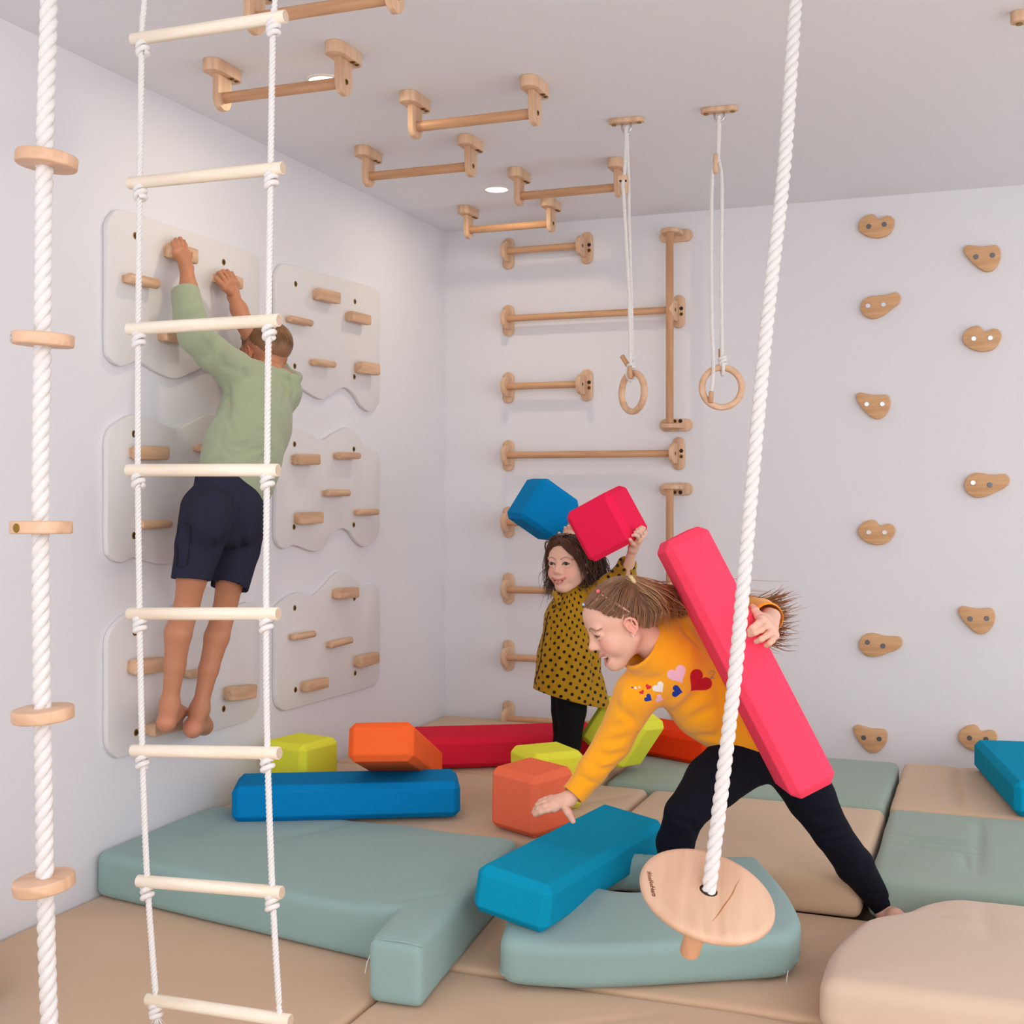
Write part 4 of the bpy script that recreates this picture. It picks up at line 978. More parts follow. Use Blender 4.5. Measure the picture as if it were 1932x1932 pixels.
def folds(F, lines, dep=0.006, w=0.010):
    """cloth folds: valleys (dep>0) or ridges (dep<0) along poly-lines"""
    for q in lines:
        d0 = dep; ww = w
        if isinstance(q, tuple): q, d0, ww = q
        q = [np.asarray(p, float) for p in q]; lo = np.min(q, 0)-3*ww; hi = np.max(q, 0)+3*ww
        sl, P = F.sub(lo, hi)
        if sl is None: continue
        D = np.full(P.shape[:-1], 1e9, np.float32); n = len(q)-1; T = np.zeros_like(D)
        for i in range(n):
            a = q[i].astype(np.float32); e = (q[i+1]-q[i]).astype(np.float32); v = P-a; t = np.clip((v@e)/max(float(e@e), 1e-9), 0, 1); dd = np.linalg.norm(v-t[..., None]*e, axis=-1)
            up = dd < D; D = np.where(up, dd, D); T = np.where(up, (i+t)/n, T)
        F.d[sl] += d0*np.exp(-(D/ww)**2)*np.sin(np.pi*np.clip(T, 0.08, 0.92))
def bvh_of(o):
    from mathutils.bvhtree import BVHTree
    me = o.data; off = Vector(ROOTLOC[o]); return BVHTree.FromPolygons([v.co+off for v in me.vertices], [tuple(p.vertices) for p in me.polygons])
def onto(bvh, px, py, lift=0.0015):
    h = bvh.ray_cast(Vector(_C), Vector(ray(px, py)).normalized())
    if h[0] is None: return None
    nn = h[1]
    if nn.dot(Vector(ray(px, py))) > 0: nn = -nn
    return np.array(h[0]+nn*lift)

def pfold(F, lines, dep=0.006, w=0.010):
    """cloth folds given along the visible cloth: (list of picture points, depth, width); points are dropped onto the cloth first"""
    from mathutils.bvhtree import BVHTree
    V, Fq = surface_nets(F.d, F.lo, F.h, 0); bv = BVHTree.FromPolygons(V.tolist(), Fq.tolist()); out = []
    for q, d0, ww in lines:
        P = []
        q = np.array(q, float); q = np.array([q[int(i)]*(1-(i-int(i)))+q[min(int(i)+1, len(q)-1)]*(i-int(i)) for i in np.linspace(0, len(q)-1, 3*len(q))])
        for x, y in q:
            h = bv.ray_cast(Vector(_C), Vector(ray(x, y)).normalized())
            if h[0] is not None: P.append(np.array(h[0]))
        if len(P) > 1: out.append((P, d0, ww))
    folds(F, out)
def hairline(hd, F, fs, us, taper=0.12, thick=0.007):
    """end the hair shell along a line u(f) on the head, thinning towards it"""
    sl, P = F.sub(hd.c-0.4, hd.c+0.4); L = hd.loc(P); e = L[..., 2]-np.interp(L[..., 0], fs, us)
    F.d[sl] = np.maximum(F.d[sl]+thick*np.clip(1-e/taper, 0, 1)**1.5, (-e*hd.H).astype(np.float32))
    return lambda L: np.clip((L[:, 2]-np.interp(L[:, 0], fs, us))/taper, 0, 1)

def shell(hd, c, r, lift=0.012):
    """keeps strands on the scalp: pushes points to the ellipsoid c, r of the head"""
    c = np.array(c); r = np.array(r)
    def f(P):
        L = hd.loc(P)-c; k = np.linalg.norm(L/r, axis=1); q = L/np.maximum(k, 1e-6)[:, None]; m = (np.clip(k, 1.0+lift*0.3, 1.0+lift*2.2))[:, None]
        return hd.c+hd.H*((q*m+c)@hd.B.T)
    return f

def teeth_strip(hd, f0, df, l0, u0, du, h, parent):
    """one curved row of upper teeth with notches between them"""
    V = []; Fq = []; n = 41
    for j, (zz, ff) in enumerate(((0.5, -0.01), (0.35, 0.006), (0.0, 0.010), (-0.35, 0.006), (-0.5, -0.012))):
        for i in range(n):
            x = -1+2*i/(n-1); notch = abs(math.sin(x*math.pi*4.5))**0.35
            V.append(hd.p(f0-df*abs(x)**1.7+ff*notch, l0*x, u0+du*x*x+h*zz*(0.86+0.14*notch)))
    for j in range(4):
        for i in range(n-1): Fq.append((j*n+i, j*n+i+1, (j+1)*n+i+1, (j+1)*n+i))
    obj('teeth', V, Fq, mat('teeth', (244, 238, 228), 0.25, spec=0.5), parent)
# ---------------------------------------------------------------- the bending girl in the yellow sweater
Z2 = 3.42
gy_root = thing('person', 'girl in a yellow heart sweater and dark leggings bending forward with the pink block', 'person', (at(1400, 1650, 3.42)[0], at(1400, 1650, 3.42)[1], 0.0))
hd = Head(A(1168, 1171, 3.27), -0.87*_R-0.49*_U+0.16*CAMT, -0.47*_R+0.88*_U+0.10*CAMT, 0.208, 'laugh', 1.04); hd.opening = 0.026
Sk2 = (232, 182, 160)
# head and neck, fine grid
Fh = Field(hd.c-0.17, hd.c+np.array([0.19, 0.17, 0.17]), 0.0021); hd.build(Fh)
Fh.cone(hd.p(-0.14, 0, -0.22), A(1262, 1243, 3.33), 0.042, 0.047, 0.02)
Vh = Fh.mesh(1)
# right hand (reaching), left hand (gripping)
rw = A(1072, 1508, 3.37)
Fr = Field(rw-0.13, rw+0.13, 0.0018)
Fr.chain([A(1095, 1487, 3.38), rw], [0.022, 0.0185], 0.01)
hand(Fr, rw, 0.020, [A(1046, 1524, 3.36), A(1042, 1519, 3.365), A(1040, 1513, 3.38), A(1040, 1508, 3.395)],
     [[A(1046, 1524, 3.36), A(1034, 1528, 3.352), A(1021, 1532, 3.36), A(1010, 1537, 3.375)], [A(1042, 1519, 3.365), A(1028, 1521, 3.36), A(1016, 1526, 3.37), A(1007, 1533, 3.39)],
      [A(1040, 1513, 3.38), A(1027, 1514, 3.38), A(1016, 1519, 3.39), A(1009, 1527, 3.41)], [A(1040, 1508, 3.395), A(1030, 1508, 3.40), A(1020, 1512, 3.41), A(1013, 1519, 3.42)]],
     [A(1064, 1519, 3.355), A(1072, 1533, 3.335), A(1081, 1549, 3.335)], 0.0076)
Vr = Fr.mesh(1)
lw = A(1458, 1163, 3.19)
Fl = Field(lw-0.2, lw+0.14, 0.0018)
Fl.chain([A(1440, 1158, 3.36), lw], [0.023, 0.020], 0.01)
hand(Fl, A(1453, 1170, 3.15), 0.023, [A(1437, 1169, 3.068), A(1446, 1179, 3.066), A(1455, 1189, 3.068), A(1461, 1199, 3.075)],
     [[A(1437, 1169, 3.068), A(1430, 1176, 3.030), A(1420, 1184, 3.022), A(1414, 1190, 3.030)], [A(1446, 1179, 3.066), A(1436, 1188, 3.024), A(1424, 1194, 3.018), A(1415, 1198, 3.030)],
      [A(1455, 1189, 3.068), A(1447, 1199, 3.024), A(1436, 1206, 3.020), A(1427, 1210, 3.032)], [A(1461, 1199, 3.075), A(1457, 1208, 3.036), A(1452, 1213, 3.030), A(1446, 1217, 3.038)]],
     [A(1444, 1165, 3.10), A(1432, 1162, 3.085), A(1425, 1152, 3.10), A(1420, 1145, 3.115)], 0.0079)
Vl = Fl.mesh(1)
# trunk, legs, feet: coarse grid
HIPC = A(1432, 1392, 3.44)
lo = np.min([A(x, y, t) for x in (1060, 1760) for y in (1130, 1770) for t in (3.1, 3.75)], 0)
hi = np.max([A(x, y, t) for x in (1060, 1760) for y in (1130, 1770) for t in (3.1, 3.75)], 0)
Fb = Field(lo, hi, 0.004)
Fb.chain([A(1265, 1246, 3.35), A(1340, 1320, 3.43), HIPC], [0.05, 0.065, 0.075], 0.03)
Fb.chain([A(1200, 1305, 3.35), A(1150, 1402, 3.38), A(1095, 1487, 3.38)], [0.036, 0.030, 0.022], 0.02)
Fb.chain([A(1312, 1190, 3.41), A(1410, 1155, 3.50), A(1440, 1158, 3.36)], [0.036, 0.030, 0.022], 0.02)
Fb.chain([A(1266, 1252, 3.36), A(1200, 1305, 3.35)], [0.04, 0.034], 0.02); Fb.chain([A(1266, 1252, 3.36), A(1312, 1190, 3.41)], [0.04, 0.034], 0.02)
KR = A(1292, 1535, 3.30); AR = A(1268, 1655, 3.44); KL = A(1570, 1572, 3.44); AL = A(1664, 1706, 3.56)
Fb.chain([A(1400, 1432, 3.42), KR, AR], [0.055, 0.036, 0.026], 0.02); Fb.chain([A(1480, 1432, 3.46), KL, AL], [0.055, 0.035, 0.024], 0.02)
# bare feet
Fb.chain([AR, A(1262, 1680, 3.42), A(1232, 1706, 3.30)], [0.026, 0.026, 0.016], 0.02); 
Fb.chain([AL, A(1672, 1726, 3.545), A(1690, 1731, 3.50), A(1718, 1742, 3.45)], [0.027, 0.027, 0.024, 0.015], 0.02)
Vb = Fb.mesh(2)
V, Fq = join([Vh, Vr, Vl, Vb])
col = hd.paint(V, Sk2, lips=(200, 110, 104), brow=(130, 96, 74), lash=(70, 48, 40), blush=0.4)
smesh('body', V, Fq, skin('skin_fair', Sk2), gy_root, col)
hd.eyes(gy_root, (70, 50, 40), (0.9, 0.1, -0.35))
teeth_strip(hd, 0.416, 0.092, 0.130, -0.288, 0.012, 0.052, gy_root)
obj('ear_stud', *ball(hd.p(0.01, 0.395, -0.165), 0.0022, 10, 8), mat('pearl', (246, 240, 236), 0.2, spec=0.6), gy_root)

# sweater
M_SWEAT = knit('yellow_jersey', (250, 168, 22))
lo2 = np.min([A(x, y, t) for x in (1035, 1530) for y in (1110, 1540) for t in (3.12, 3.66)], 0); hi2 = np.max([A(x, y, t) for x in (1035, 1530) for y in (1110, 1540) for t in (3.12, 3.66)], 0)
Fs = Field(lo2, hi2, 0.0032)
dpt = _F
ax_n = n_(A(1430, 1385, 3.44)-A(1250, 1235, 3.38))
Fs.cone(A(1268, 1250, 3.355), A(1345, 1315, 3.425), 0.098, 0.118, 0.03, 'u', (dpt, 0.80))
Fs.cone(A(1345, 1315, 3.425), A(1428, 1372, 3.44), 0.118, 0.128, 0.03, 'u', (dpt, 0.82))
Fs.cone(A(1428, 1372, 3.44), A(1446, 1390, 3.44), 0.128, 0.116, 0.02, 'u', (dpt, 0.82))
Fs.chain([A(1250, 1262, 3.35), A(1203, 1308, 3.35), A(1158, 1398, 3.385), A(1118, 1452, 3.385), A(1097, 1481, 3.385)], [0.072, 0.060, 0.050, 0.040, 0.034], 0.035)
Fs.chain([A(1097, 1481, 3.385), A(1082, 1499, 3.375)], [0.0335, 0.034], 0.006)
Fs.chain([A(1280, 1225, 3.41), A(1308, 1196, 3.42), A(1365, 1168, 3.50), A(1412, 1156, 3.50)], [0.068, 0.060, 0.050, 0.046], 0.035)
Fs.chain([A(1412, 1156, 3.50), A(1436, 1160, 3.37), A(1449, 1165, 3.245)], [0.046, 0.042, 0.040], 0.02)
Fs.cone(A(1400, 1300, 3.46), A(1474, 1352, 3.47), 0.060, 0.056, 0.03)
# neck rib
NC = A(1208, 1226, 3.29); NN = n_(hd.p(-0.14, 0, -0.22)-A(1268, 1250, 3.345))
Fs.chain([A(1262, 1240, 3.34), NC-NN*0.002], [0.085, 0.060], 0.03)
Fs.chain([A(1245, 1205, 3.33), A(1290, 1178, 3.41)], [0.050, 0.055], 0.03)
# folds
f_ = [([(1170, 1340), (1205, 1372), (1245, 1382)], 0.0162, 0.012), ([(1240, 1345), (1200, 1392)], 0.0149, 0.010), ([(1232, 1374), (1290, 1335), (1340, 1290)], 0.0162, 0.016),
      ([(1262, 1380), (1320, 1350), (1360, 1330)], 0.0135, 0.014), ([(1290, 1388), (1350, 1392), (1375, 1360)], 0.0135, 0.012), ([(1120, 1420), (1150, 1428), (1176, 1420)], 0.0149, 0.009),
      ([(1110, 1440), (1135, 1452), (1155, 1448)], 0.0135, 0.008), ([(1130, 1402), (1160, 1400), (1186, 1390)], 0.0135, 0.010), ([(1093, 1464), (1112, 1476), (1126, 1478)], 0.0095, 0.007),
      ([(1145, 1375), (1180, 1366)], 0.0108, 0.010), ([(1284, 1164), (1292, 1190), (1318, 1218)], 0.0189, 0.008), ([(1345, 1260), (1362, 1330), (1366, 1395)], 0.0135, 0.014), ([(1180, 1300), (1172, 1335)], -0.0081, 0.012),
      ([(1215, 1288), (1250, 1275)], 0.0081, 0.012), ([(1250, 1350), (1300, 1300)], -0.0081, 0.014), ([(1410, 1370), (1425, 1400)], 0.0108, 0.010), ([(1150, 1440), (1120, 1462)], -0.0068, 0.010)]
pfold(Fs, f_)
surf_disp(Fs, lambda P: 0.0022*wobble(P, 21, 10, 26.0)+0.002*wobble(P, 22, 8, 12.0))
def capcut(F, p, n, R=0.075, depth=0.12):
    """slice a tube end off flat"""
    p = np.asarray(p, float); n = n_(n)
    def fn(P): v = P-p; a = v@n; return np.maximum(-a, np.maximum(np.linalg.norm(v-a[..., None]*n, axis=-1)-R, a-depth))
    F.put(fn, p-R-depth, p+R+depth, 0.003, 's')
# openings: neck, right cuff, left cuff, hem
Fs.cone(NC-NN*0.03, NC+NN*0.012, 0.046, 0.052, 0.004, 's'); capcut(Fs, NC+NN*0.006, NN, 0.085, 0.06)
cr = A(1082, 1499, 3.375); nr = n_(A(1074, 1508, 3.37)-A(1100, 1478, 3.385))
capcut(Fs, cr+nr*0.004, nr, 0.06, 0.08); Fs.cone(cr-nr*0.03, cr+nr*0.05, 0.0275, 0.029, 0.003, 's')
cl = A(1452, 1166, 3.235); nl = n_(A(1462, 1176, 3.14)-A(1432, 1158, 3.38))
capcut(Fs, cl, nl, 0.06, 0.09); Fs.cone(cl-nl*0.05, cl+nl*0.06, 0.034, 0.035, 0.003, 's')
nh = n_(0.66*_R-0.75*_U); ph = A(1432, 1419, 3.35)
capcut(Fs, A(1436, 1400, 3.44), n_(0.72*_R-0.69*_U), 0.24, 0.2)
Fs.cone(A(1400, 1365, 3.44), A(1490, 1440, 3.44), 0.117, 0.122, 0.003, 's', (dpt, 0.80))
V, Fq = Fs.mesh(2)
sw = smesh('sweater', V, Fq, M_SWEAT, gy_root)
# printed hearts lying on the sweater
bv = bvh_of(sw)
def heart(cx, cy, size, ang, rgb, name='heart_print', squash=1.0):
    out = []
    for k in range(40):
        t = 2*math.pi*k/40; out.append((16*math.sin(t)**3/17*squash, -(13*math.cos(t)-5*math.cos(2*t)-2*math.cos(3*t)-math.cos(4*t))/17))
    a = math.radians(ang); ca, sa = math.cos(a), math.sin(a); V = []; Fq = []
    for r in (0.0, 0.35, 0.7, 1.0):
        for x, y in out:
            X, Y = x*r*size/2, (y*r+0.08*(1-r))*size/2; p = onto(bv, cx+ca*X-sa*Y, cy+sa*X+ca*Y, 0.0011 if r < 1 else 0.0005)
            if p is None: return
            V.append(p)
    for i in range(3):
        for k in range(40): Fq.append((i*40+k, i*40+(k+1) % 40, (i+1)*40+(k+1) % 40, (i+1)*40+k))
    obj(name, V, Fq, mat('print_%d_%d_%d' % rgb, rgb, 0.75), sw)
for a in ((1278, 1272, 40, -28, (240, 188, 208)), (1319, 1286, 50, 42, (196, 16, 40)), (1243, 1297, 25, -38, (246, 236, 230)), (1277, 1304, 24, -82, (34, 58, 158)), (1223, 1317, 17, -58, (34, 58, 158)),
          (1244, 1318, 17, -70, (240, 188, 208)), (1223, 1296, 12, 25, (206, 40, 56)), (1211, 1306, 10, -30, (206, 40, 56)), (1206, 1297, 6, 40, (244, 206, 216)), (1199, 1298, 6, 40, (246, 236, 230)), (1193, 1297, 4, 0, (34, 58, 158))): heart(*a)

sp = [onto(bv, x, y, 0.0008) for x, y in ((1337, 1271), (1341, 1266), (1346, 1266), (1348, 1270), (1344, 1275), (1339, 1280), (1343, 1279), (1348, 1280))]
sp = [p for p in sp if p is not None]
if len(sp) > 3: MB().add(*tube(resample(sp, 0.002), 0.0012, 6)).build('script_print', mat('grey_print', (176, 164, 140), 0.7), sw)
# leggings
M_LEG2 = mat('navy_leggings', (14, 15, 27), 0.85, 0.1, 1100, 0.15)
Fg = Field(lo, hi, 0.0036)
Fg.ell(A(1440, 1400, 3.45), (0.13, 0.10, 0.11), None, 0.02)
Fg.chain([A(1402, 1428, 3.42), A(1345, 1475, 3.36), KR, A(1274, 1590, 3.36), AR], [0.088, 0.074, 0.052, 0.050, 0.036], 0.025)
Fg.chain([A(1484, 1428, 3.46), A(1530, 1505, 3.45), KL, A(1612, 1632, 3.49), AL, A(1672, 1716, 3.57)], [0.080, 0.066, 0.050, 0.052, 0.033, 0.031], 0.025)
pfold(Fg, [([(1535, 1575), (1560, 1573), (1592, 1562)], 0.0121, 0.008), ([(1545, 1590), (1575, 1590), (1600, 1582)], 0.0108, 0.008), ([(1640, 1690), (1660, 1686), (1678, 1678)], 0.0095, 0.006),
           ([(1268, 1545), (1295, 1552), (1318, 1560)], 0.0121, 0.008), ([(1648, 1702), (1668, 1699), (1684, 1693)], 0.0095, 0.005), ([(1528, 1540), (1550, 1541), (1575, 1532)], 0.0095, 0.009), ([(1300, 1540), (1315, 1580)], 0.0095, 0.008)])
surf_disp(Fg, lambda P: 0.0018*wobble(P, 31, 10, 30.0))
na = n_(A(1672, 1718, 3.565)-KL); capcut(Fg, A(1668, 1712, 3.565), na+0.15*_U, 0.06, 0.06)
Fg.cone(A(1655, 1700, 3.555), A(1690, 1740, 3.58), 0.027, 0.028, 0.002, 's')
na = n_(AR-KR); capcut(Fg, AR, na, 0.06, 0.06)
smesh('leggings', *Fg.mesh(2), M_LEG2, gy_root)

# hair: pulled-back cap, parting, ponytail blown to the right
HM2 = hairmat('light_brown_hair'); HB = (128, 92, 66)
Fc = Field(hd.c-0.15, hd.c+0.15, 0.0024)
hd.E(Fc, (-0.09, 0, 0.12), (0.455, 0.398, 0.405), 0.04); hd.E(Fc, (0.10, 0, 0.19), (0.285, 0.325, 0.265), 0.06)
ramp = hairline(hd, Fc, [-.60, -.45, -.33, -.18, -.10, -.03, .10, .146, .20, .25, .36, .5], [-.34, -.32, -.27, .01, .09, .10, .10, .095, .20, .275, .30, .31], 0.13, 0.006)
# combed grooves running towards the hair tie
TIE = hd.p(-0.36, 0.16, 0.38)
tl_ = hd.loc(TIE)
def comb(P):
    L = hd.loc(P); v = L-tl_; a = np.arctan2(v[:, 2], v[:, 0]); b = np.arctan2(v[:, 1], np.linalg.norm(v[:, [0, 2]], axis=1))
    return (0.0014*np.sin(a*46+3*np.sin(b*9))+0.0012*np.sin(b*64+2*np.sin(a*7))+0.0008*np.sin(a*110+b*40))*np.clip(np.linalg.norm(v, axis=1)*2, 0, 1)*ramp(L)
surf_disp(Fc, comb)
q0 = [hd.p(0.10, 0.385, 0.16), hd.p(0.11, 0.30, 0.33), hd.p(0.13, 0.16, 0.43), hd.p(0.14, 0.0, 0.46)]
folds(Fc, [([hd.p(-0.02, 0.405, 0.08), hd.p(0.06, 0.37, 0.22), hd.p(0.12, 0.29, 0.36), hd.p(0.16, 0.20, 0.44)], 0.0074, 0.0042)])
V, Fq = Fc.mesh(1)
L = hd.loc(V); rs = np.random.RandomState(5)
st = np.array(lin(HB))*(1+0.28*wobble(np.stack([np.arctan2(L[:, 2]-tl_[2], L[:, 0]-tl_[0])*26, np.arctan2(L[:, 1]-tl_[1], 0.4)*26, 0*L[:, 0]], 1), 8, 8, 1.0))[:, None]
pd = np.min([np.linalg.norm(V-(np.asarray(a)*(1-t)+np.asarray(b)*t), axis=1) for a, b in zip([hd.p(-0.02, 0.405, 0.08), hd.p(0.06, 0.37, 0.22), hd.p(0.12, 0.29, 0.36)], [hd.p(0.06, 0.37, 0.22), hd.p(0.12, 0.29, 0.36), hd.p(0.16, 0.20, 0.44)]) for t in np.linspace(0, 1, 12)], 0)
w = np.clip(1.6-pd/0.0035, 0, 1)[:, None]*0.75; st = st*(1-w)+np.array(lin((214, 168, 150)))*w
w = (1-ramp(L))[:, None]**2*0.6; st = st*(1-w)+np.array(lin((196, 146, 122)))*w
hc = smesh('hair', V, Fq, HM2, gy_root, st)
obj('hair_tie', *tube([TIE+0.012*(math.cos(a)*hd.u+math.sin(a)*hd.l) for a in np.linspace(0, 6.28, 20)], 0.006, 8), mat('cream_hair_tie', (224, 200, 150), 0.7), gy_root)
obj('hair_band', *ball(hd.p(0.085, 0.15, 0.49), 0.0055, 12, 8), mat('pink_hair_band', (236, 120, 124), 0.6), gy_root)
obj('hair_band', *ball(hd.p(0.315, 0.08, 0.425), 0.004, 10, 8), mat('blue_hair_band', (160, 190, 224), 0.6), gy_root)
t0 = TIE
gd = [[t0, A(1245, 1112, 3.24), A(1310, 1120, 3.40), A(1390, 1135, 3.46), A(1445, 1150, 3.44), A(1495, 1128, 3.42)], [t0, A(1242, 1122, 3.24), A(1300, 1145, 3.42), A(1385, 1160, 3.46), A(1450, 1170, 3.44), A(1500, 1150, 3.42)],
      [t0, A(1240, 1132, 3.24), A(1300, 1155, 3.42), A(1385, 1180, 3.46), A(1445, 1195, 3.44), A(1492, 1178, 3.42)], [t0, A(1238, 1105, 3.26), A(1290, 1110, 3.40), A(1380, 1125, 3.46), A(1430, 1135, 3.44), A(1478, 1145, 3.42)],
      [t0, A(1240, 1140, 3.22), A(1290, 1150, 3.36), A(1385, 1190, 3.46), A(1440, 1205, 3.43), A(1470, 1208, 3.40)]]
strands('ponytail', gd, HM2, gy_root, 620, 0.015, 0.0013, 3, 0.004, 1.2, base=(176, 134, 94), fly=1.3)
gt = [[A(1395, 1140+9*k, 3.46), A(1430, 1137+11*k, 3.45), A(1462, 1130+16*k+4*(k%2), 3.44), A(1500-3*abs(k-2), 1118+19*k, 3.42)] for k in range(6)]
strands('ponytail_tips', gt, HM2, gy_root, 260, 0.009, 0.0017, 9, 0.004, 1.3, base=(142, 96, 58), fly=1.6)
gd2 = [[t0, A(1235, 1125, 3.20), A(1250, 1150, 3.22), A(1240, 1175, 3.26)], [t0, A(1250, 1120, 3.24), A(1275, 1150, 3.30), A(1268, 1172, 3.32)], [t0, A(1240, 1112, 3.24), A(1275, 1125, 3.30), A(1296, 1150, 3.36)]]
strands('loose_hair', gd2, HM2, gy_root, 330, 0.013, 0.0012, 4, 0.003, 1.5, base=(168, 126, 90))
pq = resample([hd.p(0.078, 0.218, 0.447), hd.p(0.035, 0.321, 0.351), hd.p(-0.015, 0.379, 0.258), hd.p(-0.06, 0.409, 0.175), hd.p(-0.088, 0.419, 0.118)], 0.004)
MB().add(*tube(pq, 0.0034*np.sin(np.linspace(0.25, 2.9, len(pq)))+0.0006, 8)).build('hair_parting', mat('scalp', (206, 156, 138), 0.6), gy_root)
# thin strands over the cap so that it reads as combed hair
gs = []
for z, l_ in ((0.30, 0.10), (0.24, 0.24), (0.18, 0.32), (0.10, 0.37)):
    gs.append([hd.p(0.30-0.9*abs(l_)**2, l_, z+0.12), hd.p(0.05, l_*1.10, z+0.20-0.10*l_), hd.p(-0.18, 0.5*l_+0.14, 0.47-0.1*abs(l_)), t0])
for f0, u0 in ((-0.05, 0.02), (-0.12, -0.10), (-0.20, -0.18), (-0.30, -0.20), (-0.40, -0.14)):
    gs.append([hd.p(f0, 0.385-0.25*max(0, -f0-0.15), u0), hd.p(f0-0.10, 0.405-0.2*max(0, -f0-0.1), u0+0.16), hd.p(-0.30, 0.31, 0.27), t0])
strands('combed_hair', gs, HM2, gy_root, 260, 0.0045, 0.0008, 6, 0.001, 1.0, base=(136, 98, 70))
# ---------------------------------------------------------------- the boy climbing the boards
def W(px, py, off): return onx(px, py, ROOM_LEFT+off)
br_ = thing('person', 'boy in a green hooded top and navy shorts climbing barefoot on the white boards', 'person', W(360, 1385, 0.16))
Sk3 = (190, 130, 98)
bf = np.array([-1.0, 0, 0]); bu = np.array([0, 0, 1.0]); bl = np.array([0, -1.0, 0])
Hp = W(429, 930, 0.25); Nk = W(503, 712, 0.215)
hb = Head(W(499, 668, 0.165), n_(-1.0*np.array([1, 0, 0])+np.array([0, 0.30, -0.10])), n_(np.array([0, 0.10, 1.0])-0.10*np.array([1.0, 0, 0])), 0.200, 'none')
# hands and forearms, fine
def boyhand(kn, fingers, thumb, wrist, elbow, rW, lo, hi, rf=0.0082):
    F = Field(lo, hi, 0.0019); F.chain([elbow, elbow*0.45+wrist*0.55, wrist], [0.031, 0.029, rW], 0.01); hand(F, wrist, rW*1.02, kn, fingers, thumb, rf, rp=0.012); return F.mesh(1)
lwr = W(352, 506, 0.085); lel = W(360, 590, 0.135)
kn = [W(x, y, 0.078) for x, y in ((351, 472), (344, 468), (337, 470), (331, 475))][::-1]
kn = [W(352, 478, 0.083), W(345, 473, 0.085), W(338, 473, 0.085), W(332, 477, 0.083)]
fg = [[kn[0], W(349, 463, 0.074), W(346, 456, 0.058), W(344, 457, 0.036)], [kn[1], W(343, 460, 0.078), W(340, 451, 0.062), W(339, 452, 0.038)], [kn[2], W(336, 461, 0.078), W(332, 453, 0.062), W(331, 454, 0.038)], [kn[3], W(330, 466, 0.074), W(326, 459, 0.060), W(325, 460, 0.038)]]
th = [W(352, 492, 0.080), W(357, 484, 0.066), W(360, 476, 0.052)]
c = (lwr+kn[1])/2
Vl_ = boyhand(kn, fg, th, lwr, lel, 0.0205, np.minimum(lel, c)-0.10, np.maximum(lel, c)+0.10)
rwr = W(441, 560, 0.085); rel = W(462, 612, 0.13)
kn = [W(426, 537, 0.085), W(433, 532, 0.087), W(440, 533, 0.085), W(446, 537, 0.080)]
fg = [[kn[0], W(422, 525, 0.080), W(415, 515, 0.066), W(412, 515, 0.042)], [kn[1], W(428, 520, 0.080), W(421, 512, 0.066), W(418, 513, 0.042)], [kn[2], W(435, 520, 0.078), W(429, 512, 0.064), W(426, 513, 0.042)], [kn[3], W(442, 525, 0.074), W(437, 516, 0.060), W(434, 517, 0.040)]]
th = [W(434, 552, 0.090), W(424, 544, 0.092), W(415, 533, 0.088), W(408, 525, 0.082)]
c = (rwr+kn[1])/2
Vr_ = boyhand(kn, fg, th, rwr, rel, 0.0195, np.minimum(rel, c)-0.10, np.maximum(rel, c)+0.10)
# head
Fh = Field(hb.c-0.16, hb.c+0.16, 0.0026); hb.build(Fh); Fh.cone(hb.p(-0.16, 0, -0.2), Nk, 0.040, 0.046, 0.02)
# trunk and legs
pts = [W(x, y, o) for x in (290, 570) for y in (600, 1410) for o in (0.03, 0.42)]
lo3 = np.min(pts, 0); hi3 = np.max(pts, 0)
Fb = Field(lo3, hi3, 0.0036)
Fb.chain([Nk, W(480, 790, 0.24), Hp], [0.06, 0.085, 0.085], 0.03)
Fb.chain([W(447, 702, 0.215), W(366, 632, 0.17), lel], [0.040, 0.036, 0.031], 0.02); Fb.chain([W(535, 722, 0.215), W(496, 668, 0.16), rel], [0.040, 0.036, 0.031], 0.02)
Fb.chain([Nk, W(447, 702, 0.215)], [0.05, 0.04], 0.02); Fb.chain([Nk, W(535, 722, 0.215)], [0.05, 0.04], 0.02)
LK = W(352, 1146, 0.185); LA = W(320, 1330, 0.160); RK = W(424, 1150, 0.185); RA = W(377, 1338, 0.160)
Fb.chain([W(390, 960, 0.24), W(362, 1090, 0.215), LK, W(336, 1195, 0.195), W(330, 1255, 0.180), LA], [0.060, 0.046, 0.0385, 0.0405, 0.032, 0.0235], 0.02)
Fb.chain([W(462, 965, 0.24), W(434, 1095, 0.215), RK, W(409, 1202, 0.195), W(394, 1262, 0.180), RA], [0.060, 0.045, 0.0375, 0.039, 0.031, 0.023], 0.02)
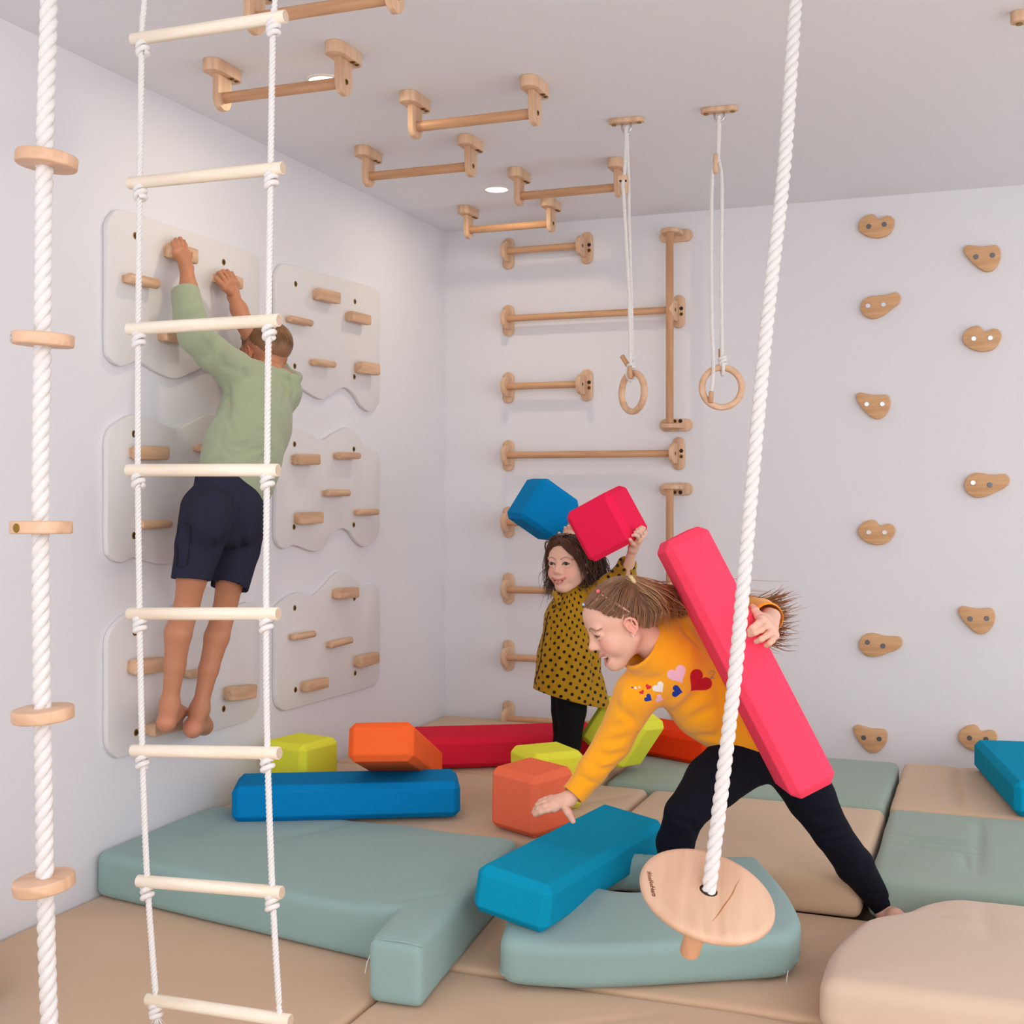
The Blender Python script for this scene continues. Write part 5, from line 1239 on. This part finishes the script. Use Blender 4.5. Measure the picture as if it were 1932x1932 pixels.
# feet: heel hangs back and down, ball of the foot on the hold
def foot(an, heel, ball, toes, rh=0.027):
    Fb.chain([an, heel], [0.0235, rh], 0.02); Fb.chain([heel, ball], [rh*0.92, 0.024], 0.02); Fb.chain([an, ball], [0.024, 0.023], 0.03)
    for q in toes: Fb.chain([ball, q], [0.017, 0.0105], 0.008)
foot(LA, W(314, 1362, 0.175), W(333, 1345, 0.085), [W(342, 1336, 0.05), W(346, 1339, 0.045), W(351, 1341, 0.045), W(353, 1345, 0.05)])
foot(RA, W(364, 1374, 0.175), W(385, 1370, 0.100), [W(386, 1356, 0.055), W(389, 1362, 0.05), W(391, 1370, 0.05), W(391, 1378, 0.055)])
V, Fq = join([Fh.mesh(1), Vl_, Vr_, Fb.mesh(2)])
col = hb.paint(V, Sk3, blush=0.0)
for p, r, a in ((W(314, 1362, 0.2), 0.045, 0.55), (W(364, 1374, 0.2), 0.045, 0.55), (W(391, 1375, 0.09), 0.05, 0.4)):
    w = (a*np.clip(1.3-np.linalg.norm(V-p, axis=1)/r, 0, 1))[:, None]; col = col*(1-w)+np.array(lin((214, 138, 116)))*w
smesh('body', V, Fq, skin('skin_tan', Sk3), br_, col)

# hooded top
M_HOOD = knit('sage_jersey', (154, 164, 134))
Ft = Field(lo3, hi3+np.array([0.02, 0.03, 0.05]), 0.0034)
dX = np.array([1.0, 0, 0])
Ft.cone(W(489, 755, 0.232), W(483, 795, 0.245), 0.128, 0.142, 0.04, 'u', (dX, 0.72)); Ft.cone(W(483, 790, 0.245), W(457, 862, 0.265), 0.142, 0.150, 0.03, 'u', (dX, 0.74))
Ft.cone(W(457, 862, 0.265), W(448, 895, 0.265), 0.150, 0.148, 0.02, 'u', (dX, 0.74))
Ft.chain([W(480, 728, 0.215), W(440, 698, 0.21), W(400, 666, 0.19), W(368, 634, 0.17)], [0.066, 0.064, 0.056, 0.049], 0.035)
Ft.chain([W(368, 634, 0.17), W(358, 598, 0.145), W(350, 553, 0.115)], [0.050, 0.050, 0.046], 0.02)
Ft.chain([W(520, 742, 0.215), W(535, 725, 0.19), W(508, 680, 0.12), W(474, 628, 0.12)], [0.062, 0.056, 0.046, 0.042], 0.03)
Ft.ell(W(538, 742, 0.285), (0.052, 0.066, 0.066), None, 0.025)
Ft.chain([W(512, 704, 0.27), W(534, 708, 0.30), W(553, 718, 0.31), W(557, 738, 0.31), W(550, 758, 0.28)], [0.020, 0.020, 0.019, 0.020, 0.022], 0.012)
Ft.chain([W(553, 718, 0.31), W(560, 712, 0.24), W(550, 706, 0.19)], [0.019, 0.018, 0.018], 0.010)
Ft.ell(W(541, 712, 0.25), (0.045, 0.035, 0.030), None, 0.012, 's')
pfold(Ft, [([(425, 712), (432, 745), (430, 790), (448, 830)], 0.0145, 0.008), ([(380, 640), (400, 662), (395, 690)], 0.0174, 0.010), ([(410, 640), (400, 668), (385, 676)], 0.0145, 0.009), ([(372, 590), (355, 600), (340, 602)], 0.0130, 0.009),
           ([(350, 618), (380, 612)], 0.0116, 0.008), ([(415, 660), (422, 690), (445, 700)], 0.0145, 0.010), ([(455, 690), (470, 720)], 0.0087, 0.012), ([(465, 790), (485, 808), (515, 822)], 0.0174, 0.010), ([(400, 820), (420, 815), (412, 850)], 0.0101, 0.008),
           ([(420, 838), (455, 842), (480, 835)], 0.0145, 0.010), ([(440, 862), (470, 850), (505, 845)], 0.0145, 0.010), ([(398, 858), (420, 846), (450, 866)], 0.0116, 0.009), ([(490, 868), (515, 850)], 0.0130, 0.008), ([(532, 770), (540, 740), (528, 715)], 0.0174, 0.008),
           ([(545, 700), (555, 735), (548, 760)], 0.0145, 0.006), ([(500, 735), (525, 765)], 0.0101, 0.012), ([(395, 872), (425, 866)], 0.0101, 0.007), ([(440, 740), (455, 790)], -0.0087, 0.016), ([(345, 575), (372, 570)], 0.0087, 0.007)])
surf_disp(Ft, lambda P: 0.003*wobble(P, 41, 10, 24.0)+0.002*wobble(P, 42, 8, 11.0))
# lower edge slopes down to the right, opening at neck and cuffs
lf = W(350, 548, 0.112); ld_ = n_(W(350, 548, 0.112)-W(358, 598, 0.145)); capcut(Ft, lf, ld_, 0.08, 0.09); Ft.cone(lf-ld_*0.04, lf+ld_*0.05, 0.037, 0.039, 0.003, 's')
rf_ = W(474, 628, 0.14); rd_ = n_(rf_-W(500, 668, 0.165)); capcut(Ft, rf_, rd_, 0.07, 0.09); Ft.cone(rf_-rd_*0.04, rf_+rd_*0.05, 0.034, 0.036, 0.003, 's')
hemn = n_(np.array([0, -0.52, -1.0])); hp = W(440, 890, 0.36)
Ft.cut(hp, hemn)
Ft.cone(Nk, hb.p(-0.1, 0, -0.1), 0.052, 0.075, 0.004, 's')
smesh('hooded_top', *Ft.mesh(2), M_HOOD, br_)

# shorts
M_SHORT = mat('navy_jersey', (44, 44, 60), 0.9, 0.12, 1100, 0.1)
Fp = Field(lo3, hi3, 0.0034)
Fp.cone(W(437, 880, 0.26), W(428, 955, 0.262), 0.122, 0.130, 0.02, 'u', (dX, 0.78))
for g in ((394, 965, 375, 1030, 360, 1096), (456, 968, 448, 1035, 433, 1110)):
    Fp.chain([W(g[0], g[1], 0.262), W(g[2], g[3], 0.250), W(g[4], g[5], 0.232)], [0.088, 0.070, 0.060], 0.025)
Fp.ell(W(398, 975, 0.318), (0.058, 0.068, 0.085), None, 0.04); Fp.ell(W(454, 978, 0.318), (0.058, 0.066, 0.085), None, 0.04)
pfold(Fp, [([(385, 905), (383, 960), (378, 1010)], 0.0160, 0.012), ([(445, 930), (440, 985), (418, 1025), (408, 1045)], 0.0192, 0.010), ([(460, 935), (456, 1000), (460, 1070)], 0.0144, 0.012), ([(412, 1050), (400, 1020), (398, 985)], 0.0160, 0.009),
           ([(475, 1070), (487, 1030)], 0.0112, 0.008), ([(345, 1078), (390, 1086)], 0.0048, 0.004), ([(360, 998), (358, 1040), (352, 1075)], 0.0080, 0.004), ([(345, 996), (360, 998)], 0.0064, 0.004), ([(415, 1096), (450, 1106)], 0.0048, 0.004)])
surf_disp(Fp, lambda P: 0.003*wobble(P, 51, 10, 22.0))
for a, b, c_, rr in ((W(376, 1030, 0.250), W(360, 1094, 0.232), n_(np.array([0.0, -0.16, -1.0])), 0.055), (W(448, 1035, 0.250), W(432, 1112, 0.232), n_(np.array([0, -0.30, -1.0])), 0.064)):
    capcut(Fp, b, c_, 0.085, 0.10); Fp.cone(a*0.35+b*0.65, b+(b-a)*0.5, rr*0.86, rr*0.98, 0.004, 's')
Fp.cut(W(437, 868, 0.26), np.array([0, -0.2, 1.0]))
sh = smesh('shorts', *Fp.mesh(2), M_SHORT, br_)
bvs = bvh_of(sh)
pk = [onto(bvs, x, y, 0.0) for x, y in ((334, 1068), (335, 1030), (337, 990), (350, 988), (359, 989), (357, 1030), (352, 1067), (342, 1069), (334, 1068))]
pk = [p for p in pk if p is not None]
if len(pk) > 3: MB().add(*tube(resample(pk, 0.006), 0.0016, 6)).build('cargo_pocket_seam', mat('dark_navy_seam', (24, 24, 36), 0.9), sh)
# short hair with shaved sides
HMB = hairmat('fair_brown_hair')
Fc = Field(hb.c-0.15, hb.c+0.15, 0.0026)
hb.E(Fc, (-0.08, 0, 0.15), (0.465, 0.400, 0.405), 0.05); hb.E(Fc, (0.20, 0, 0.26), (0.24, 0.30, 0.22), 0.06)
rampb = hairline(hb, Fc, [-.6, -.50, -.42, -.34, -.22, -.13, -.06, .04, .10, .16, .22, .36, .6], [-.34, -.40, -.42, -.36, -.18, -.09, .02, .08, .05, -.02, .16, .30, .33], 0.42, 0.0115)
surf_disp(Fc, lambda P: 0.0011*wobble((hb.loc(P)*np.array([1.0, 1.0, 0.35])).astype(np.float32), 61, 10, 55.0))
V, Fq = Fc.mesh(1); L = hb.loc(V); r = rampb(L)[:, None]
g = 1+0.25*wobble((L*np.array([1.0, 1.0, 0.3])).astype(np.float32), 62, 12, 40.0)[:, None]
top = np.array(lin((122, 88, 56)))*g; side = np.array(lin((142, 100, 74)))*(1+0.10*(g-1)); k = np.clip((L[:, 2:3]+0.02)/0.14, 0, 1)
col = side*(1-k)+top*k; w = (1-np.clip(r*2.2, 0, 1))*0.55; col = col*(1-w)+np.array(lin((196, 132, 98)))*w
smesh('hair', V, Fq, HMB, br_, col)
sb = shell(hb, (-0.08, 0, 0.15), (0.465, 0.400, 0.405))
gs = [[hb.p(-0.34, 0.05*k, 0.46), hb.p(-0.10, 0.14*k, 0.55), hb.p(0.15, 0.19*k, 0.50), hb.p(0.34, 0.20*k, 0.32)] for k in (-1.8, -1, -0.3, 0.3, 1, 1.8)]
strands('top_hair', gs, HMB, br_, 420, 0.010, 0.0010, 12, 0.001, 1.0, base=(138, 102, 66), seg=10, proj=sb)
gs = [[hb.p(-0.36, 0.03*k, 0.46), hb.p(-0.46, 0.12*k, 0.36), hb.p(-0.53, 0.19*k, 0.24), hb.p(-0.54, 0.22*k, 0.06)] for k in (-1.8, -1, -0.3, 0.3, 1, 1.8)]
gs += [[hb.p(-0.30, 0.08*g, 0.50), hb.p(-0.28+0.1*q, 0.30*g, 0.42), hb.p(-0.24+0.2*q, 0.39*g, 0.25), hb.p(-0.22+0.22*q, 0.41*g, 0.10)] for g in (-1, 1) for q in (-1, 0, 1, 2)]
strands('back_hair', gs, HMB, br_, 900, 0.010, 0.0009, 13, 0.001, 1.0, base=(128, 92, 60), seg=10, proj=sb)
# ---------------------------------------------------------------- the small girl in the polka dot tunic
T1 = 4.76
g1 = thing('person', 'small girl in a mustard polka dot tunic raising a blue and a red foam cube', 'person', at(1072, 1470, T1))
Sk1 = (232, 186, 166)
ang = math.radians(33)
h1 = Head(A(1074, 1064, T1), n_(-_R*math.sin(ang)+CAMT*math.cos(ang)+0.02*_U), n_(_U-0.06*_R+0.05*CAMT), 0.206, 'smile', 1.0); h1.opening = 0.036; h1.browa = 0.5
Fh = Field(h1.c-0.16, h1.c+0.16, 0.0024); h1.build(Fh); Fh.cone(h1.p(-0.12, 0, -0.2), A(1084, 1138, T1+0.03), 0.036, 0.040, 0.02)
def smallhand(w, kn, fg, th, elbow, lo, hi, rf=0.0066):
    F = Field(lo, hi, 0.0018); F.chain([elbow, w], [0.024, 0.0165], 0.01); hand(F, w, 0.017, kn, fg, th, rf, rp=0.0095); return F.mesh(1)
# left hand grips the far edge of the red cube, right hand is behind the blue one
w1 = A(1195, 1034, 4.53); kn = [A(1204, 1019, 4.475), A(1209, 1014, 4.475), A(1213, 1009, 4.48), A(1215, 1004, 4.49)]
fg = [[kn[0], A(1203, 1012, 4.43), A(1198, 1009, 4.415), A(1194, 1010, 4.418)], [kn[1], A(1208, 1006, 4.435), A(1203, 1003, 4.42), A(1198, 1004, 4.425)], [kn[2], A(1212, 1001, 4.445), A(1207, 998, 4.435), A(1202, 999, 4.44)], [kn[3], A(1215, 997, 4.46), A(1211, 995, 4.45), A(1207, 996, 4.455)]]
th = [A(1197, 1028, 4.505), A(1192, 1024, 4.465), A(1189, 1018, 4.43)]
el1 = A(1179, 1092, 4.66); Vh1 = smallhand(w1, kn, fg, th, el1, np.minimum(w1, el1)-0.15, np.maximum(w1, el1)+0.10)
w2 = A(1068, 1024, 5.02); kn = [A(1066, 1012, 5.06), A(1072, 1009, 5.06), A(1077, 1009, 5.06), A(1081, 1012, 5.06)]
fg = [[k_, k_+0.022*_U-0.008*CAMT, k_+0.036*_U-0.02*_R*0+0.004*CAMT] for k_ in kn]
th = [A(1064, 1020, 5.03), A(1058, 1014, 5.03), A(1055, 1006, 5.04)]
el2 = A(1084, 1075, 4.93); Vh2 = smallhand(w2, kn, fg, th, el2, np.minimum(w2, el2)-0.09, np.maximum(w2, el2)+0.09)
pts = [A(x, y, t) for x in (985, 1215) for y in (1030, 1500) for t in (T1-0.22, T1+0.30)]; lo1 = np.min(pts, 0); hi1 = np.max(pts, 0)
Fb = Field(lo1, hi1, 0.0038)
Fb.chain([A(1084, 1138, T1+0.03), A(1074, 1220, T1+0.01), A(1072, 1300, T1)], [0.045, 0.055, 0.045], 0.03)
Fb.chain([A(1110, 1138, T1-0.02), el1], [0.030, 0.024], 0.02); Fb.chain([A(1072, 1130, T1+0.10), el2], [0.030, 0.024], 0.02)
Fb.chain([A(1084, 1140, T1+0.03), A(1110, 1138, T1-0.02)], [0.04, 0.03], 0.02); Fb.chain([A(1084, 1140, T1+0.03), A(1072, 1130, T1+0.10)], [0.04, 0.03], 0.02)
for dx, dt in ((4, -0.03), (-2, 0.05)):
    q = [A(1074+dx, 1310, T1+dt), A(1070+dx, 1390, T1+dt), A(1070+dx, 1452, T1+dt)]; Fb.chain(q, [0.040, 0.032, 0.024], 0.02)
    Fb.chain([q[-1], q[-1]-0.035*_R-0.010*_U+0.03*CAMT, q[-1]-0.075*_R-0.014*_U+0.06*CAMT], [0.022, 0.019, 0.013], 0.015)
V, Fq = join([Fh.mesh(1), Vh1, Vh2, Fb.mesh(2)])
col = h1.paint(V, Sk1, lips=(196, 92, 96), brow=(128, 92, 74), lash=(52, 36, 30), blush=0.35)
smesh('body', V, Fq, skin('skin_pale', Sk1), g1, col); h1.eyes(g1, (62, 44, 36), (0.95, 0.25, 0.0))
teeth_strip(h1, 0.400, 0.062, 0.108, -0.285, 0.028, 0.034, g1)
# tunic
def dotted():
    m = knit('mustard_corduroy', (168, 125, 22)); nt = m.node_tree; b = nt.nodes['Principled BSDF']; b.inputs['Sheen Weight'].default_value = 0.08
    src = b.inputs['Base Color'].links[0].from_socket
    at_ = nt.nodes.new('ShaderNodeAttribute'); at_.attribute_name = 'cloth'
    mp = nt.nodes.new('ShaderNodeMapping'); mp.inputs['Rotation'].default_value = (0, 0, math.radians(33)); nt.links.new(at_.outputs['Vector'], mp.inputs['Vector'])
    v = nt.nodes.new('ShaderNodeTexVoronoi'); v.voronoi_dimensions = '2D'; v.inputs['Scale'].default_value = 37; v.inputs['Randomness'].default_value = 0.12
    nt.links.new(mp.outputs['Vector'], v.inputs['Vector'])
    lt = nt.nodes.new('ShaderNodeMapRange'); lt.inputs['From Min'].default_value = 0.20; lt.inputs['From Max'].default_value = 0.24; nt.links.new(v.outputs['Distance'], lt.inputs['Value'])
    mx = nt.nodes.new('ShaderNodeMix'); mx.data_type = 'RGBA'; nt.links.new(lt.outputs['Result'], mx.inputs['Factor']); mx.inputs['A'].default_value = (*lin((26, 20, 12)), 1)
    nt.links.new(src, mx.inputs['B']); nt.links.new(mx.outputs['Result'], b.inputs['Base Color']); return m
Fd = Field(lo1, hi1, 0.0033)
dn = n_(CAMT*0.75+_R*0.35)
Fd.cone(A(1084, 1134, T1+0.02), A(1076, 1170, T1+0.01), 0.078, 0.098, 0.03, 'u', (dn, 0.85))
Fd.cone(A(1076, 1170, T1+0.01), A(1073, 1240, T1), 0.098, 0.120, 0.02, 'u', (dn, 0.88)); Fd.cone(A(1073, 1240, T1), A(1071, 1318, T1), 0.120, 0.142, 0.02, 'u', (dn, 0.9))
Fd.chain([A(1094, 1140, T1), A(1120, 1128, T1-0.02), A(1150, 1106, 4.70), A(1177, 1086, 4.68)], [0.058, 0.050, 0.046, 0.043], 0.03)
Fd.chain([A(1177, 1086, 4.68), A(1183, 1064, 4.615)], [0.043, 0.036], 0.02)
Fd.chain([A(1080, 1132, T1+0.06), A(1074, 1118, T1+0.13), el2], [0.055, 0.046, 0.040], 0.03)
# collar
Fd.chain([A(1046, 1120, T1-0.075), A(1052, 1130, T1-0.095), A(1054, 1146, T1-0.10)], [0.010, 0.012, 0.006], 0.008)
fd = [([(1034, 1163), (1058, 1166), (1100, 1172), (1126, 1168)], 0.010, 0.005)]
for x in range(1036, 1132, 10): fd.append(([(x+2, 1171), (x, 1192+(x*7 % 15)), (x-2, 1212+(x*5 % 24))], 0.012, 0.0055))
fd += [([(1112, 1185), (1122, 1240), (1122, 1312)], 0.024, 0.012), ([(1095, 1200), (1098, 1260), (1096, 1310)], 0.014, 0.012), ([(1048, 1210), (1040, 1260), (1034, 1300)], 0.012, 0.012), ([(1070, 1220), (1067, 1310)], 0.010, 0.014), ([(1131, 1220), (1136, 1300)], 0.014, 0.008),
       ([(1056, 1118), (1046, 1145), (1034, 1160), (1030, 1182), (1025, 1210), (1020, 1242), (1015, 1265), (1005, 1292)], 0.008, 0.0035), ([(1172, 1070), (1163, 1090)], 0.010, 0.006), ([(1184, 1072), (1186, 1090)], 0.010, 0.005), ([(1160, 1078), (1148, 1095)], 0.010, 0.007), ([(1140, 1100), (1130, 1120)], 0.009, 0.008)]
pfold(Fd, fd)
surf_disp(Fd, lambda P: 0.0022*wobble(P, 71, 10, 24.0))
uw = n_(A(1183, 1066, 4.62)-A(1177, 1090, 4.67)); capcut(Fd, A(1183, 1061, 4.61), uw, 0.07, 0.06); Fd.cone(A(1182, 1068, 4.625), A(1190, 1044, 4.56), 0.025, 0.027, 0.002, 's')
u2 = n_(w2-el2); capcut(Fd, el2+u2*0.01, u2, 0.06, 0.05)
Fd.cone(h1.p(-0.12, 0, -0.30), A(1084, 1132, T1+0.03), 0.046, 0.043, 0.003, 's')
hn = n_(-_U-0.20*_R+0.05*CAMT); Fd.cone(A(1118, 1290, T1-0.01), A(1130, 1345, T1-0.01), 0.040, 0.048, 0.03)
hn2 = n_(-_U-0.28*_R+0.05*CAMT); Fd.cut(A(1072, 1316, T1), hn2)
Fd.cone(A(1073, 1280, T1), A(1070, 1400, T1), 0.118, 0.150, 0.003, 's', (dn, 0.88))
V, Fq = Fd.mesh(2)
tu = smesh('tunic', V, Fq, dotted(), g1)
q = V-A(1075, 1200, T1); th_ = np.arctan2(q@_R, q@CAMT); sl_ = np.clip((V[:, 2]-A(0, 1160, T1)[2])*6, 0, 1)
uvw = np.stack([th_*0.115, V[:, 2]*0.97, 0*th_], 1); arm = ((V-A(1118, 1120, T1))@_R > 0.012) & (V[:, 2] > A(0, 1135, T1)[2])
uvw[arm] = np.stack([V[arm]@_R, V[arm]@_U, 0*V[arm][:, 0]], 1)
ca = tu.data.attributes.new('cloth', 'FLOAT_VECTOR', 'POINT'); ca.data.foreach_set('vector', uvw.astype(np.float32).ravel())
bv = bvh_of(tu)
ed = [onto(bv, x, y, 0.0005) for x, y in ((1055, 1118), (1054, 1130), (1046, 1146), (1034, 1161), (1030, 1182), (1025, 1210), (1021, 1242), (1016, 1265), (1009, 1288), (1006, 1300))]; ed = [p for p in ed if p is not None]
MB().add(*tube(resample(ed, 0.01), 0.0024, 6)).build('placket_edge', mat('dark_olive_edge', (62, 48, 16), 0.9), tu)
# leggings
Fl_ = Field(lo1, hi1, 0.0036)
for dx, dt in ((6, -0.035), (-4, 0.05)):
    Fl_.chain([A(1074+dx, 1290, T1+dt), A(1072+dx, 1340, T1+dt), A(1069+dx, 1400, T1+dt), A(1069+dx, 1448, T1+dt)], [0.066, 0.056, 0.042, 0.032], 0.02)
surf_disp(Fl_, lambda P: 0.0015*wobble(P, 81, 8, 30.0))
smesh('leggings', *Fl_.mesh(2), mat('black_leggings', (16, 15, 17), 0.85, 0.1, 1100, 0.15), g1)
# dark brown wavy hair with a side fringe
HM1 = hairmat('dark_brown_hair'); HB1 = (74, 46, 32)
Fc = Field(h1.c-np.array([0.15, 0.15, 0.20]), h1.c+0.15, 0.0026)
h1.E(Fc, (-0.10, 0, 0.12), (0.475, 0.43, 0.42), 0.04); h1.E(Fc, (0.10, 0, 0.20), (0.29, 0.345, 0.27), 0.06); h1.E(Fc, (-0.27, 0, -0.18), (0.30, 0.42, 0.36), 0.10)
rp1 = hairline(h1, Fc, [-.7, -.45, -.12, -.06, .02, .10, .20, .28, .36, .6], [-.60, -.56, -.52, -.40, -.10, .06, .20, .28, .325, .34], 0.12, 0.007)
sl, P = Fc.sub(h1.c-0.4, h1.c+0.4)
surf_disp(Fc, lambda P: 0.0016*np.sin(60*np.arctan2(h1.loc(P)[:, 1], h1.loc(P)[:, 0]+0.1)+4*np.sin(9*h1.loc(P)[:, 2])))
V, Fq = Fc.mesh(1); L = h1.loc(V)
st = np.array(lin(HB1))*(1+0.3*wobble(np.stack([np.arctan2(L[:, 1], L[:, 0]+0.1)*20, L[:, 2]*2, 0*L[:, 0]], 1), 18, 8, 1.0))[:, None]
w = (1-rp1(L))[:, None]**2*0.4; st = st*(1-w)+np.array(lin((176, 128, 106)))*w
smesh('hair', V, Fq, HM1, g1, st)
def hp1(*q): return h1.p(*q)
gs = []
for g in (-1, 1):
    for k, (f0, l0) in enumerate(((0.22, 0.16), (0.08, 0.24), (-0.10, 0.28), (-0.28, 0.26))):
        gs.append([hp1(f0-0.05, 0.04*g+0.05, 0.50), hp1(f0, (l0+0.08)*g, 0.40), hp1(f0-0.10, (l0+0.18)*g, 0.12), hp1(f0-0.16, (l0+0.20)*g, -0.20), hp1(f0-0.16, (l0+0.24)*g, -0.46), hp1(f0-0.10, (l0+0.26)*g, -0.66)])
strands('wavy_locks', gs, HM1, g1, 460, 0.013, 0.0018, 21, 0.011, 2.0, base=HB1, fly=0.9, seg=18)
gs = [[hp1(-0.30, 0.1*k, 0.48), hp1(-0.50, 0.14*k, 0.30), hp1(-0.56, 0.20*k, 0.0), hp1(-0.50, 0.24*k, -0.35), hp1(-0.45, 0.28*k, -0.62)] for k in (-2, -1, 0, 1, 2)]
strands('back_locks', gs, HM1, g1, 300, 0.015, 0.0018, 22, 0.011, 2.0, base=HB1, fly=0.9, seg=18)
# fringe swept to one side and curls beside the far cheek
gs = [[hp1(0.10, -0.06, 0.50), hp1(0.32, 0.02, 0.42), hp1(0.36, 0.16, 0.30), hp1(0.26, 0.31, 0.12), hp1(0.16, 0.37, -0.08), hp1(0.12, 0.40, -0.2)], [hp1(0.08, -0.08, 0.50), hp1(0.27, 0.08, 0.45), hp1(0.27, 0.24, 0.32), hp1(0.16, 0.36, 0.10), hp1(0.10, 0.40, -0.12), hp1(0.08, 0.42, -0.26)],
      [hp1(0.10, -0.08, 0.50), hp1(0.30, -0.10, 0.43), hp1(0.30, -0.24, 0.32), hp1(0.20, -0.36, 0.12), hp1(0.16, -0.41, -0.10), hp1(0.20, -0.44, -0.3)]]
strands('fringe', gs, HM1, g1, 230, 0.006, 0.0012, 23, 0.002, 1.4, base=(92, 56, 38), fly=0.8, seg=16)
gs = [[A(1046, 1040, T1-0.03), A(1036, 1066, T1-0.02), A(1036, 1085, T1-0.02), A(1030, 1100, T1-0.02), A(1038, 1118, T1-0.03)], [A(1050, 1040, T1), A(1036, 1075, T1+0.01), A(1040, 1100, T1+0.01), A(1034, 1118, T1-0.01), A(1040, 1130, T1-0.02)]]
strands('cheek_curls', gs, HM1, g1, 60, 0.006, 0.0011, 24, 0.006, 2.5, base=HB1, fly=1.0, seg=22)
